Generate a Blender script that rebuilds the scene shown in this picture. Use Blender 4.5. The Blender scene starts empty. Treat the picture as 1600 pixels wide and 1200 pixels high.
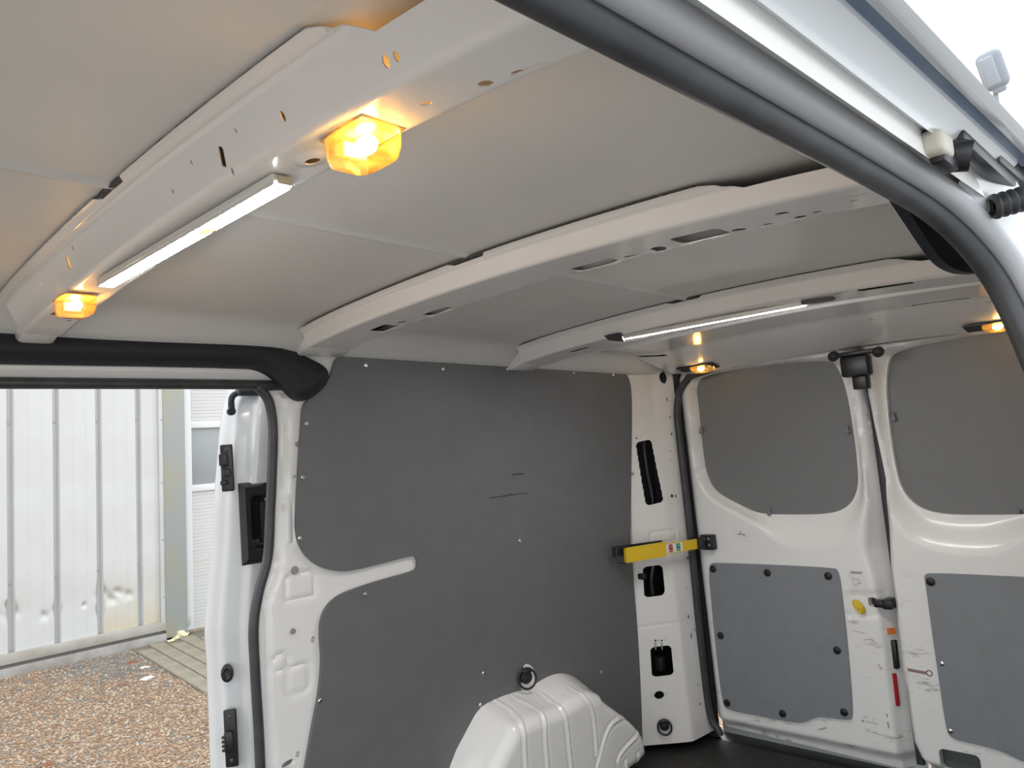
import bpy, bmesh, math, random
import numpy as np
from mathutils import Matrix, Vector
random.seed(7); rng = np.random.default_rng(7)
SC = bpy.context.scene
COL = SC.collection
# ------------------------------------------------------------------ camera, world, exposure
F = 1201.0
_ex = np.array([1180., 10., F]); _ex /= np.linalg.norm(_ex)
_ey = np.array([-1224., 205., F]); _ey -= _ex * (_ey @ _ex); _ey /= np.linalg.norm(_ey)
_ez = np.cross(_ex, _ey)
R = np.array([_ex, _ey, _ez])
C = np.array([0., -.92, 1.12])
cam = bpy.data.cameras.new('camera'); camo = bpy.data.objects.new('camera', cam); COL.objects.link(camo)
cam.sensor_width = 36; cam.lens = 36 * F / 1600; cam.clip_start = .01; cam.clip_end = 300
_m = Matrix.Identity(4)
for i in range(3):
    _m[i][0] = R[i, 0]; _m[i][1] = -R[i, 1]; _m[i][2] = -R[i, 2]; _m[i][3] = C[i]
camo.matrix_world = _m
SC.camera = camo
W = bpy.data.worlds.new('overcast_sky'); SC.world = W; W.use_nodes = True
bg = W.node_tree.nodes['Background']; bg.inputs[0].default_value = (.93, .965, 1, 1); bg.inputs[1].default_value = 1.0
SC.view_settings.view_transform = 'Standard'; SC.view_settings.look = 'None'
SC.view_settings.gamma = 1; SC.view_settings.use_curve_mapping = False
SC.view_settings.exposure = 1.28

# ------------------------------------------------------------------ measuring helpers (photo pixel -> point on a real plane)
def ray(x, y): return R @ np.array([(x - 800) / F, (y - 600) / F, 1.])
def PL(x, y, p0, n):
    d = ray(x, y); p0 = np.asarray(p0, float); n = np.asarray(n, float)
    return C + d * ((p0 - C) @ n) / (d @ n)
def PX(x, y, X): return PL(x, y, (X, 0, 0), (1, 0, 0))
def PY(x, y, Y): return PL(x, y, (0, Y, 0), (0, 1, 0))
def PZ(x, y, Z): return PL(x, y, (0, 0, Z), (0, 0, 1))
def proj(P):
    c = (np.asarray(P) - C) @ R
    return np.stack([800 + F * c[..., 0] / c[..., 2], 600 + F * c[..., 1] / c[..., 2]], -1)
# the yard lies in the level frame; the van stands slightly tilted on it (rotation about X through the lens)
_g = ray(-424, 692); TILT = math.atan2(_g[2], _g[1])
def G(P):
    P = np.asarray(P, float); q = P - C; c, s = math.cos(TILT), math.sin(TILT)
    return np.stack([q[..., 0] + C[0], q[..., 1] * c - q[..., 2] * s + C[1], q[..., 1] * s + q[..., 2] * c + C[2]], -1)
GN = G(C + np.array([0, 0, 1.])) - C; GY = G(C + np.array([0, 1., 0])) - C
GZ = C[2] - 1.68     # yard level in the level frame

# ------------------------------------------------------------------ object helpers
WL = {}
def tag(o, label=None, cat=None, group=None, kind=None):
    if label: o['label'] = label
    if cat: o['category'] = cat
    if group: o['group'] = group
    if kind: o['kind'] = kind
    return o
def link(name, data, loc, parent):
    o = bpy.data.objects.new(name, data); COL.objects.link(o)
    loc = np.asarray(loc, float); WL[o.name] = loc
    if parent is not None:
        o.parent = parent; o.location = loc - WL[parent.name]
    else: o.location = loc
    return o
def thing(name, label, cat, loc, group=None, kind=None):
    o = link(name, None, loc, None); o.empty_display_size = .05
    return tag(o, label, cat, group, kind)
def obj(name, VF, mat, parent=None, smooth=True, sharp=35, loc=None):
    V, Fc = VF; V = np.asarray(V, float)
    if loc is None:
        loc = (V.max(0) + V.min(0)) / 2
        if parent is None: loc[2] = V[:, 2].min()
    me = bpy.data.meshes.new(name); me.from_pydata((V - loc).tolist(), [], [list(map(int, f)) for f in Fc])
    me.validate(); me.materials.append(mat)
    if smooth:
        me.polygons.foreach_set('use_smooth', [True] * len(me.polygons))
        if sharp < 180: me.set_sharp_from_angle(angle=math.radians(sharp))
    return link(name, me, loc, parent)
def copyto(o, loc, parent=None):
    c = o.copy(); COL.objects.link(c); loc = np.asarray(loc, float); WL[c.name] = loc
    c.parent = parent; c.location = loc - (WL[parent.name] if parent is not None else 0)
    return c
def join(*L):
    V = []; Fc = []
    for v, f in L:
        n = sum(len(a) for a in V); V.append(np.asarray(v, float)); Fc += [[i + n for i in q] for q in f]
    return np.concatenate(V), Fc
def rbox(c, s, r=.003, ax=None, seg=2):
    bm = bmesh.new(); bmesh.ops.create_cube(bm, size=1)
    for v in bm.verts: v.co = Vector((v.co.x * s[0], v.co.y * s[1], v.co.z * s[2]))
    if r > 0: bmesh.ops.bevel(bm, geom=bm.edges[:], offset=min(r, min(s) * .49), segments=seg, affect='EDGES', profile=.5)
    V = np.array([v.co for v in bm.verts]); bm.verts.index_update(); Fc = [[v.index for v in f.verts] for f in bm.faces]; bm.free()
    if ax is not None: V = V @ np.array([np.asarray(a, float) / np.linalg.norm(a) for a in ax])
    return V + np.asarray(c, float), Fc
def frame(n, up=(0, 0, 1)):
    n = np.asarray(n, float); n = n / np.linalg.norm(n); a = np.cross(up, n); a /= np.linalg.norm(a); b = np.cross(n, a)
    return a, b, n
def lathe(c, n, prof, seg=16, up=(0, 0, 1), sx=1, sy=1):
    a, b, n = frame(n, up); V = []; Fc = []; m = len(prof)
    for k in range(seg):
        t = 2 * math.pi * k / seg
        for r, h in prof: V.append(np.asarray(c) + a * r * sx * math.cos(t) + b * r * sy * math.sin(t) + n * h)
    for k in range(seg):
        for j in range(m - 1):
            p, q = k * m, (k + 1) % seg * m
            Fc.append([p + j, q + j, q + j + 1, p + j + 1])
    return np.array(V), Fc
def screwhead(c, n, r=.006, h=.003): return lathe(c, n, [(r, -.001), (r, h * .5), (r * .7, h), (.0004, h * 1.05)], 10)
def crom(pts, n=8, closed=False):
    P = np.asarray(pts, float); N = len(P); out = []
    rngi = range(N) if closed else range(N - 1)
    for i in rngi:
        if closed: a, b, c, d = P[i - 1], P[i], P[(i + 1) % N], P[(i + 2) % N]
        else: a, b, c, d = P[max(i - 1, 0)], P[i], P[i + 1], P[min(i + 2, N - 1)]
        for k in range(n):
            t = k / n
            out.append(.5 * (2 * b + (c - a) * t + (2 * a - 5 * b + 4 * c - d) * t * t + (3 * b - a - 3 * c + d) * t ** 3))
    if not closed: out.append(P[-1])
    return np.array(out)
def chaikin(pts, n=2, closed=True):
    P = np.asarray(pts, float)
    for _ in range(n):
        Q = np.roll(P, -1, 0); P = np.stack([P * .75 + Q * .25, P * .25 + Q * .75], 1).reshape(-1, P.shape[1])
    return P
def sweep(path, prof, ref, closed=True, caps=True):
    path = np.asarray(path, float); prof = np.asarray(prof, float); N = len(path); M = len(prof); V = []; Fc = []
    ref = np.asarray(ref, float)
    for i in range(N):
        t = path[min(i + 1, N - 1)] - path[max(i - 1, 0)]; t /= np.linalg.norm(t)
        rf = ref[i] if ref.ndim == 2 else ref
        a = rf - t * (rf @ t); a /= np.linalg.norm(a); b = np.cross(t, a)
        V += [path[i] + a * p + b * q for p, q in prof]
    for i in range(N - 1):
        for j in range(M if closed else M - 1):
            k = (j + 1) % M
            Fc.append([i * M + j, i * M + k, (i + 1) * M + k, (i + 1) * M + j])
    if closed and caps: Fc += [list(range(M))[::-1], [(N - 1) * M + j for j in range(M)]]
    return np.array(V), Fc
def circ(r, n=10, rx=1): return [(r * rx * math.cos(2 * math.pi * k / n), r * math.sin(2 * math.pi * k / n)) for k in range(n)]
def tube(path, r, n=10, ref=(.123, .31, .9)): return sweep(path, circ(r, n), ref)
def sst(a, b, x):
    t = np.clip((x - a) / (b - a), 0, 1); return t * t * (3 - 2 * t)
def sdp(U, V, poly):
    """signed distance to a closed polygon, positive inside"""
    poly = np.asarray(poly, float); sh = U.shape; x = U.ravel(); y = V.ravel()
    d = np.full(x.shape, 1e9); ins = np.zeros(x.shape, bool)
    for (x0, y0), (x1, y1) in zip(poly, np.roll(poly, -1, 0)):
        ex, ey = x1 - x0, y1 - y0; L = ex * ex + ey * ey + 1e-18
        t = np.clip(((x - x0) * ex + (y - y0) * ey) / L, 0, 1)
        d = np.minimum(d, (x - x0 - t * ex) ** 2 + (y - y0 - t * ey) ** 2)
        cr = (y0 > y) != (y1 > y)
        if cr.any(): ins ^= cr & (x < x0 + (y - y0) * ex / (ey if abs(ey) > 1e-12 else 1e-12))
    return (np.sqrt(d) * np.where(ins, 1, -1)).reshape(sh)
def sdl(U, V, line):
    """distance to an open polyline"""
    d = np.full(U.shape, 1e9)
    for (x0, y0), (x1, y1) in zip(line[:-1], line[1:]):
        ex, ey = x1 - x0, y1 - y0; L = ex * ex + ey * ey + 1e-18
        t = np.clip(((U - x0) * ex + (V - y0) * ey) / L, 0, 1)
        d = np.minimum(d, (U - x0 - t * ex) ** 2 + (V - y0 - t * ey) ** 2)
    return np.sqrt(d)
def hole(cu, cv, ru, rv, a=0., p=2.):
    """rounded hole as negative keep function: >0 outside the hole"""
    c, s = math.cos(a), math.sin(a)
    def f(U, V):
        x = (U - cu) * c + (V - cv) * s; y = -(U - cu) * s + (V - cv) * c
        if p == 2: return (np.sqrt((x / ru) ** 2 + (y / rv) ** 2) - 1) * min(ru, rv)
        r = min(ru, rv) * .45; qx = np.abs(x) - ru + r; qy = np.abs(y) - rv + r
        return np.hypot(np.maximum(qx, 0), np.maximum(qy, 0)) + np.minimum(np.maximum(qx, qy), 0) - r
    return f
def uvp(mapf, ur, vr, pts, h=0.):
    """surface parameters of the points of a mapped surface that show at the given photo pixels"""
    us = np.linspace(*ur, 160); vs = np.linspace(*vr, 160); U, V = np.meshgrid(us, vs, indexing='ij')
    Q = proj(mapf(U, V, np.full(U.shape, h))); out = []
    for p in pts:
        k = np.argmin(((Q - np.asarray(p, float)) ** 2).sum(-1)); u, v = U.flat[k], V.flat[k]
        for _ in range(6):
            e = 1e-4; uu = np.array([u, u + e, u]); vv = np.array([v, v, v + e]); q = proj(mapf(uu, vv, np.full(3, h)))
            J = np.stack([(q[1] - q[0]) / e, (q[2] - q[0]) / e], 1)
            try: du = np.linalg.solve(J, np.asarray(p, float) - q[0])
            except Exception: break
            if not np.isfinite(du).all() or np.abs(du).max() > .3: break
            u += du[0]; v += du[1]
        out.append((u, v))
    return out
def field(ur, vr, step, mapf, keep=(), height=None, thick=0.):
    """pressed sheet: regular grid on a mapped surface, trimmed to keep functions with clean borders"""
    su, sv = (step, step) if np.isscalar(step) else step
    nu = max(2, int(round((ur[1] - ur[0]) / su)) + 1); nv = max(2, int(round((vr[1] - vr[0]) / sv)) + 1)
    U, V = np.meshgrid(np.linspace(*ur, nu), np.linspace(*vr, nv), indexing='ij'); st = max(su, sv)
    def phi(U, V):
        r = np.full(U.shape, 1e3)
        for k in keep: r = np.minimum(r, k(U, V))
        return r
    if keep:
        p = phi(U, V); near = np.abs(p) < .75 * st; out = (p < 0) & ~near
        for _ in range(3):
            e = st * .05; u, v = U[near], V[near]; q = phi(u, v)
            gu = (phi(u + e, v) - phi(u - e, v)) / (2 * e); gv = (phi(u, v + e) - phi(u, v - e)) / (2 * e); g = gu * gu + gv * gv + 1e-9
            s = np.clip(q / g, -st, st) * np.where(g > .05, 1, 0)
            U[near] = u - s * gu; V[near] = v - s * gv
        U = np.clip(U, *ur); V = np.clip(V, *vr); inn = (p > 0) & ~near
    else: out = np.zeros(U.shape, bool); inn = ~out; near = out
    H = height(U, V) if height else np.zeros(U.shape)
    P = mapf(U, V, H).reshape(-1, 3); idx = np.arange(nu * nv).reshape(nu, nv); Fc = []
    q = np.stack([idx[:-1, :-1], idx[1:, :-1], idx[1:, 1:], idx[:-1, 1:]], -1).reshape(-1, 4)
    of = out.ravel()[q]; cnt = of.sum(1); full = q[cnt == 0]
    if keep:
        cu = U.ravel()[full].mean(1); cv = V.ravel()[full].mean(1); full = full[phi(cu, cv) > 0]
    Fc = full.tolist()
    if keep:
        for f, o in zip(q[cnt == 1], of[cnt == 1]):
            t = [int(i) for i, b in zip(f, o) if not b]
            if phi(U.ravel()[t].mean(keepdims=True), V.ravel()[t].mean(keepdims=True))[0] > 0: Fc.append(t)
    used = np.unique(np.concatenate([np.array(f) for f in Fc])); rm = -np.ones(len(P), int); rm[used] = np.arange(len(used))
    Fc = [[int(rm[i]) for i in f] for f in Fc]; Vn = P[used]
    if thick:
        ed = {}
        for f in Fc:
            for a, b in zip(f, f[1:] + f[:1]): ed[(a, b)] = 1
        bd = [(a, b) for a, b in ed if (b, a) not in ed]
        Pb = mapf(U, V, H - thick).reshape(-1, 3)[used]; ids = sorted({i for e in bd for i in e}); nm = {i: len(Vn) + k for k, i in enumerate(ids)}
        Vn = np.concatenate([Vn, Pb[ids]]); Fc += [[b, a, nm[a], nm[b]] for a, b in bd]
    return Vn, Fc

# ------------------------------------------------------------------ materials
def mat(name, col, rough=.5, metal=0., coat=0., noise=None, bump=None, spec=.5, emit=None, alpha=None, trans=0.):
    m = bpy.data.materials.new(name); m.use_nodes = True; nt = m.node_tree; b = nt.nodes['Principled BSDF']
    b.inputs['Base Color'].default_value = (*col, 1); b.inputs['Roughness'].default_value = rough; b.inputs['Metallic'].default_value = metal
    b.inputs['Coat Weight'].default_value = coat; b.inputs['Coat Roughness'].default_value = .08; b.inputs['Specular IOR Level'].default_value = spec
    b.inputs['Transmission Weight'].default_value = trans
    if alpha is not None: b.inputs['Alpha'].default_value = alpha
    if emit: b.inputs['Emission Color'].default_value = (*emit[0], 1); b.inputs['Emission Strength'].default_value = emit[1]
    tc = nt.nodes.new('ShaderNodeTexCoord')
    if noise:
        sc, col2, lo, hi = noise
        n = nt.nodes.new('ShaderNodeTexNoise'); n.inputs['Scale'].default_value = sc; n.inputs['Detail'].default_value = 6; nt.links.new(tc.outputs['Object'], n.inputs['Vector'])
        r = nt.nodes.new('ShaderNodeMapRange'); r.inputs[1].default_value = lo; r.inputs[2].default_value = hi; nt.links.new(n.outputs[0], r.inputs[0])
        x = nt.nodes.new('ShaderNodeMix'); x.data_type = 'RGBA'; x.inputs[6].default_value = (*col, 1); x.inputs[7].default_value = (*col2, 1)
        nt.links.new(r.outputs[0], x.inputs[0]); nt.links.new(x.outputs[2], b.inputs['Base Color'])
    if bump:
        n = nt.nodes.new('ShaderNodeTexNoise'); n.inputs['Scale'].default_value = bump[0]; n.inputs['Detail'].default_value = 3; nt.links.new(tc.outputs['Object'], n.inputs['Vector'])
        q = nt.nodes.new('ShaderNodeBump'); q.inputs['Strength'].default_value = bump[1]; q.inputs['Distance'].default_value = .002
        nt.links.new(n.outputs[0], q.inputs['Height']); nt.links.new(q.outputs[0], b.inputs['Normal'])
    return m
PAINT = mat('white_paint', (.84, .83, .81), .22, coat=.35, noise=(3, (.80, .79, .77), .45, .75))
SKIN = mat('roof_skin_paint', (.72, .71, .68), .50, coat=.0, noise=(5, (.67, .66, .63), .4, .75))
RAILD = mat('roof_edge_paint', (.46, .48, .49), .2, coat=.4)
RAILM = mat('rail_paint', (.80, .83, .835), .2, coat=.5)
BODY = mat('outer_body_paint', (.60, .62, .63), .16, coat=.6)
GREY = mat('grey_lining', (.138, .141, .145), .5, noise=(14, (.152, .155, .16), .35, .7), bump=(900, .12))
GREYD = mat('grey_door_lining', (.245, .262, .28), .5, noise=(16, (.225, .24, .256), .35, .7), bump=(900, .12))
RUB = mat('black_rubber', (.035, .037, .04), .42, noise=(20, (.055, .058, .063), .4, .75))
PLA = mat('black_plastic', (.012, .012, .014), .38)
FOAM = mat('black_cover_felt', (.012, .013, .018), .6, bump=(300, .3))
DARK = mat('cavity_shade', (.02, .02, .02), .7)  # near-black that stands in for the shade inside hollow sections
SEALANT = mat('dark_sealant', (.05, .05, .052), .8, noise=(160, (.16, .16, .16), .5, .7), bump=(200, .8))
STEEL = mat('zinc_screw', (.7, .7, .7), .25, metal=1)
FLOORM = mat('floor_covering', (.022, .02, .018), .6, noise=(40, (.05, .046, .04), .5, .8), bump=(400, .4))
YEL = mat('yellow_plastic', (.78, .53, .02), .45)
RED = mat('red_reflector', (.4, .012, .02), .3); ORANGE = mat('orange_label', (.75, .2, .03), .5)
GREEN = mat('green_label', (.02, .25, .11), .5); REDL = mat('red_label', (.45, .03, .03), .5); WHITE = mat('label_white', (.8, .8, .8), .5)
STICK = mat('paper_sticker', (.84, .82, .81), .5, noise=(60, (.78, .74, .74), .5, .6)); INK = mat('ink', (.2, .18, .18), .7)
LEDM = mat('led_diffuser', (1, 1, 1), .4, emit=((1, .97, .92), 45)); LED2M = mat('led_bar_diffuser', (1, 1, 1), .4, emit=((1, .97, .95), 130))
ALU = mat('led_profile', (.75, .75, .72), .35, metal=.4)
LEDY = mat('led_joint', (.6, .62, .2), .4, emit=((.8, .85, .25), .8))
BULB = mat('bulb_glow', (1, .8, .4), .4, emit=((1, .66, .22), 22))
LENS = bpy.data.materials.new('amber_lens'); LENS.use_nodes = True
def _lens(m, col, mixf, em):
    nt = m.node_tree; nt.nodes.clear(); o = nt.nodes.new('ShaderNodeOutputMaterial'); t = nt.nodes.new('ShaderNodeBsdfTransparent'); t.inputs[0].default_value = (*col, 1)
    g = nt.nodes.new('ShaderNodeBsdfGlossy'); g.inputs['Roughness'].default_value = .1
    tr = nt.nodes.new('ShaderNodeBsdfTranslucent'); tr.inputs[0].default_value = (1, .55, .15, 1)
    a = nt.nodes.new('ShaderNodeMixShader'); a.inputs[0].default_value = mixf; nt.links.new(t.outputs[0], a.inputs[1]); nt.links.new(tr.outputs[0], a.inputs[2])
    fr = nt.nodes.new('ShaderNodeFresnel'); fr.inputs[0].default_value = 1.45
    b = nt.nodes.new('ShaderNodeMixShader'); nt.links.new(fr.outputs[0], b.inputs[0]); nt.links.new(a.outputs[0], b.inputs[1]); nt.links.new(g.outputs[0], b.inputs[2]); nt.links.new(b.outputs[0], o.inputs[0])
_lens(LENS, (1, .84, .58), .10, 0)
GLASS = mat('dark_pane', (.30, .32, .33), .3)

# ------------------------------------------------------------------ the van body: roof
def zc(Y): return -.065 * (Y - .03) ** 2
def skinz(X, Y): return 1.492 - .022 * (X - .3) + zc(Y) - .05 * sst(.60, .74, np.abs(Y)) ** 2
def skinmap(U, V, H): return np.stack([U, V, skinz(U, V) - H], -1)
def skinh(U, V):
    bead = .006 * np.exp(-((V - .075) / .008) ** 2)
    cross = .0025 * np.exp(-((U - .02) / .03) ** 2)
    return bead + cross
ceiling = obj('ceiling', join(field((-.5, 2.56), (-.76, .76), (.02, .008), skinmap, height=skinh),
                             field((-.5, 2.62), (-.74, .74), (.1, .04), lambda U, V, H: np.stack([U, V, skinz(U, V) + .035], -1))), SKIN)
tag(ceiling, 'curved pale grey sheet metal van roof seen from inside', kind='structure')

def bow(prof, zcut, holes, notch=True, yr=(-.715, .662), emb=(), name='roof_bow', drop=.004, mat_=PAINT, ends=.42):
    """prof: (X, Z at centre) polyline from the front flange over the face and the underside to the rear wall"""
    prof = np.asarray(prof, float); pr = chaikin(prof, 2, True)
    P = [prof[0]]
    for a, b, c in zip(prof[:-2], prof[1:-1], prof[2:]):     # rounded corners
        r = .005; p = b + (a - b) / np.linalg.norm(a - b) * min(r, np.linalg.norm(a - b) * .45); q = b + (c - b) / np.linalg.norm(c - b) * min(r, np.linalg.norm(c - b) * .45)
        for t in np.linspace(0, 1, 4): P.append((1 - t) ** 2 * p + 2 * t * (1 - t) * b + t * t * q)
    P.append(prof[-1]); P = np.array(P); s = np.r_[0, np.cumsum(np.linalg.norm(np.diff(P, axis=0), axis=1))]; L = s[-1]
    nx = np.gradient(P[:, 1], s); nz = -np.gradient(P[:, 0], s)
    def mp(U, V, H):
        X = np.interp(U, s, P[:, 0]); Z = np.interp(U, s, P[:, 1]); a = np.interp(U, s, nx); b = np.interp(U, s, nz); l = np.hypot(a, b) + 1e-9
        return np.stack([X + a / l * H, V, Z + zc(V) - drop * sst(.5, .72, np.abs(V)) + b / l * H], -1)
    def toUV(p): return uvp(mp, (0, L), yr, [p])[0]
    sA, sB = [s[np.argmin(np.linalg.norm(P - prof[i], axis=1))] for i in (2, 3)] if len(prof) > 3 else (0, L)
    keep = []; dep = []
    for h in holes:
        (px, py), ru, rv = h[0], h[1], h[2]; a = h[3] if len(h) > 3 else 0; pw = h[4] if len(h) > 4 else 2
        u, v = toUV((px, py))
        if len(prof) == 6 and u > sA: u = min(max(u, sA + ru + .004), max(sB - ru - .010, sA + ru + .004))
        keep.append(hole(u, v, ru, rv, a, pw))
    fl = zcut
    keep.append(lambda U, V: U - fl * np.clip((.02 - V - ends) / .06, 0, 1) - (.009 * np.clip((.05 - np.abs(V - .075)) / .012, 0, 1) if notch else 0) + .0005)
    def hh(U, V):
        h = .0032 * np.exp(-((U - .012) / .003) ** 2)           # bead pressed along the flange
        for (px, py), ru, rv, d in embs: h = h + d * (1 - sst(.55, 1.0, np.hypot((U - px) / ru, (V - py) / rv)))
        return h
    embs = [(toUV(e[0]), e[1], e[2], e[3]) for e in emb]
    VF = field((0, L), yr, (.0035, .0035), mp, keep, hh, thick=.0016)
    return obj(name, VF, mat_, ceiling, sharp=50), mp, L
# front bow (carries the first LED strip), middle bow, rear bow, rear header
s2 = .0085
bowA, mpA, LA = bow([(.326, 1.486), (.345, 1.4835), (.370, 1.432), (.436, 1.431), (.455, 1.478), (.475, 1.484)], .034,
    [((347, 245), .011, .0045, .5, 4), ((363, 268), .004, .0022, .5), ((442, 182), .0055, .0035), ((368, 204), .003, .002), ((299, 254), .003, .002), ((270, 299), .003, .002),
     ((603, 96), .0055, .004), ((619, 88), .0045, .003), ((107, 411), .011, .005, .5, 4), ((114, 388), .004, .003), ((121, 424), .004, .002), ((64, 443), .004, .002), ((78, 417), .003, .002),
     ((488, 248), .006, .011), ((666, 162), .004, .006), ((797, 73), .006, .007), ((827, 92), .003, .003), ((832, 102), .003, .004), ((840, 108), .0016, .013), ((84, 491), .004, .012), ((107, 502), .003, .010)],
    emb=[((755, 117), .016, .03, -.004), ((488, 248), .014, .028, .003), ((797, 73), .014, .018, .003), ((630, 180), .013, .03, -.003)])
tag(bowA, 'front roof bow with pressed flange, punched holes and a wide sloping face')
bowB, mpB, LB = bow([(.925, 1.470), (.938, 1.467), (.950, 1.431), (1.062, 1.429), (1.075, 1.465), (1.09, 1.470)], .022,
    [((688, 487), .012, .040, 0, 4), ((940, 417), .012, .045, 0, 4), ((1105, 373), .024, .042, 0, 4), ((600, 513), .020, .032, 0, 4), ((628, 504), .009, .014), ((984, 402), .007, .007), ((1001, 405), .005, .007), ((1001, 400), .005, .006),
     ((1035, 390), .012, .013), ((1165, 353), .010, .011), ((1222, 334), .008, .010), ((1208, 345), .006, .008), ((1260, 326), .008, .009), ((1277, 332), .006, .007), ((738, 474), .003, .006), ((1333, 307), .003, .018), ((1335, 314), .004, .006)],
    emb=[((630, 505), .016, .030, .003), ((1035, 391), .013, .025, .003), ((690, 488), .015, .055, .003), ((940, 418), .014, .06, .003)])
tag(bowB, 'middle roof bow with long slots along its underside')
bowC, mpC, LC = bow([(1.648, 1.458), (1.660, 1.455), (1.672, 1.411), (1.778, 1.406), (1.792, 1.447), (1.81, 1.450)], .020,
    [((1380, 447), .014, .055, 0, 4), ((1305, 458), .006, .02), ((905, 547), .010, .035, 0, 4)])
tag(bowC, 'rear roof bow carrying the second light bar')
hdr, mpH, LH = bow([(1.985, 1.445), (2.0, 1.443), (2.015, 1.432), (2.21, 1.428), (2.235, 1.424), (2.50, 1.362), (2.515, 1.372), (2.60, 1.375)], .012,
    [((1210, 526), .004, .006), ((1230, 524), .003, .004), ((1361, 500), .005, .007), ((1385, 498), .003, .004), ((1470, 472), .006, .07, 0, 4), ((1007, 557), .012, .09, 0, 4), ((1549, 472), .004, .012), ((1091, 549), .004, .005), ((1077, 551), .004, .005)],
    name='rear_header', notch=False, drop=-.03)
tag(hdr, 'broad white header beam above the rear doors')
for xa, xb, z in ((.372, .436, 1.415), (.955, 1.085, 1.412), (1.68, 1.79, 1.39)):
    for sg in (1, -1):
        y0, y1 = (.650, .738) if sg > 0 else (-.738, -.69)
        obj('bow_bracket', rbox(((xa + xb) / 2, (y0 + y1) / 2, z + .012), (xb - xa, y1 - y0, .052), .010, ((1, 0, 0), (0, 1, -.25 * sg), (0, .25 * sg, 1))), PAINT, ceiling)
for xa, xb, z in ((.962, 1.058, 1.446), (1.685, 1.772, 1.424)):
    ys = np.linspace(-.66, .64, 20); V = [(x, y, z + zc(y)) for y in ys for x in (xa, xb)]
    obj('shade_liner', (np.array(V), [[2 * i, 2 * i + 1, 2 * i + 3, 2 * i + 2] for i in range(19)]), DARK, ceiling)  # dark plate added above the slots, shade put in as colour
# dark sealant line between skin and each front flange
for X0, Z0 in ((.326, 1.4885), (.925, 1.4725), (1.648, 1.460)):
    ys = np.linspace(-.395, .64, 90); path = np.stack([np.full(90, X0 + .004) , ys, Z0 + zc(ys) - .004 * sst(.5, .72, np.abs(ys)) + .001], -1)
    path[:, 0] += rng.normal(0, .0005, 90)
    obj('sealant_strip', sweep(path, [(-.0015, -.001), (.004, -.001), (.004, .003), (-.0015, .003)], (1, 0, 0)), SEALANT, ceiling)

# ------------------------------------------------------------------ far side wall
K = .07
def farY(Z): return .84 - K * Z
def farmap(U, V, H): return np.stack([U, farY(V) - H, V], -1)
FU, FV = (-.5, 2.6), (-.1, 1.5)
def fuv(pts, h=0.): return uvp(farmap, FU, FV, pts, h)
opening = fuv([(0, 604), (380, 603), (405, 606), (425, 622), (435, 650), (436, 700), (432, 800), (427, 880), (411, 930), (405, 985), (408, 1060), (413, 1190)])
opening[0] = (-.42, opening[1][1]); op_in = crom(opening, 5); ex_b = (opening[-1][0] + .01, -.04)
oppoly = np.vstack([op_in, [ex_b], [(-.42, -.04)]])
wallpoly = np.array([(-.5, -.05), (2.32, -.05), (2.32, 1.44), (-.5, 1.44)])
hw = [((440 + 20, 891), .008, .008), ((489, 999), .006, .008), ((465, 1179), .006, .008), ((452, 1194), .02, .01), ((460, 748), .006, .009)]
embw = [(fuv([(470, 917)])[0], .040, .030, 'b'), (fuv([(466, 1062)])[0], .030, .032, 'b'), (fuv([(439, 1035)])[0], .020, .020, 'c'), (fuv([(453, 815)])[0], .012, .05, 'b')]
def wallh(U, V):
    d = -sdp(U, V, oppoly)          # distance from the door opening
    h = -.016 * (1 - sst(.014, .03, d))
    for (cu, cv), ru, rv, k in embw:
        e = np.abs(hole(cu, cv, ru, rv, 0, 4 if k == 'b' else 2)(U, V)); h = h - .005 * (1 - sst(.002, .006, e))
    return h
sm = .0075
kw = [lambda U, V: sdp(U, V, wallpoly), lambda U, V: -sdp(U, V, oppoly)] + [hole(*fuv([p])[0], a, b) for p, a, b in hw]
def ext(poly, x0): return poly
wall_far = obj('wall_far', join(field((-.5, 2.345), (-.05, 1.44), sm, farmap, kw, wallh, thick=.02), ([(0, .8, 1.3)], [])), PAINT)
obj('shade_backing', field((.985, 2.6), (-.1, 1.44), .08, lambda U, V, H: np.stack([U, np.full(U.shape, .885) - .05 * sst(.9, 1.5, V), V], -1)), DARK, wall_far)  # dark sheet added behind the wall holes so they look shaded
obj('outer_skin', field((.95, 2.64), (-.6, 1.46), .08, lambda U, V, H: np.stack([U, np.full(U.shape, .918) - .05 * sst(.9, 1.5, V), V], -1)), BODY, wall_far)
tag(wall_far, 'white painted inner side wall and door pillar of the van opposite', kind='structure')
for p, r in (((460, 891), .010), ((457, 986), .007), ((464, 694), .006)):
    u, v = fuv([p])[0]; obj('plug', lathe((u, farY(v) - .001, v), (0, -1, -K), [(r, 0), (r * .95, .003), (r * .5, .004), (.0005, .003)], 12), mat('grey_plug', (.3, .28, .26), .5), wall_far)
# side rail between skin and wall
rail = [(.655, 1.463), (.69, 1.452), (.715, 1.443), (.728, 1.43), (.735, 1.40), (.742, 1.39)]
xs = np.linspace(-.5, 2.5, 60)
def railobj(sg):
    V = [(x, sg * (y), z - .02 * (x - .3) * (1 if k < 4 else .3)) for x in xs for k, (y, z) in enumerate(rail)]; m = len(rail)
    Fc = [[i * m + j, i * m + j + 1, (i + 1) * m + j + 1, (i + 1) * m + j] for i in range(59) for j in range(m - 1)]
    return np.array(V), Fc
obj('side_rail', railobj(1), PAINT, ceiling); obj('side_rail', railobj(-1), PAINT, ceiling)
# light slit and seams on the strip above the lining
for px in (565, 758): 
    a = np.array([*fuv([(px, 541)])[0]]); b = np.array([*fuv([(px, 558)])[0]])
    obj('weld_seam', rbox((a[0], farY(1.4) - .001, (a[1] + b[1]) / 2), (.004, .003, abs(a[1] - b[1])), .001), PAINT, wall_far)

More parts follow.
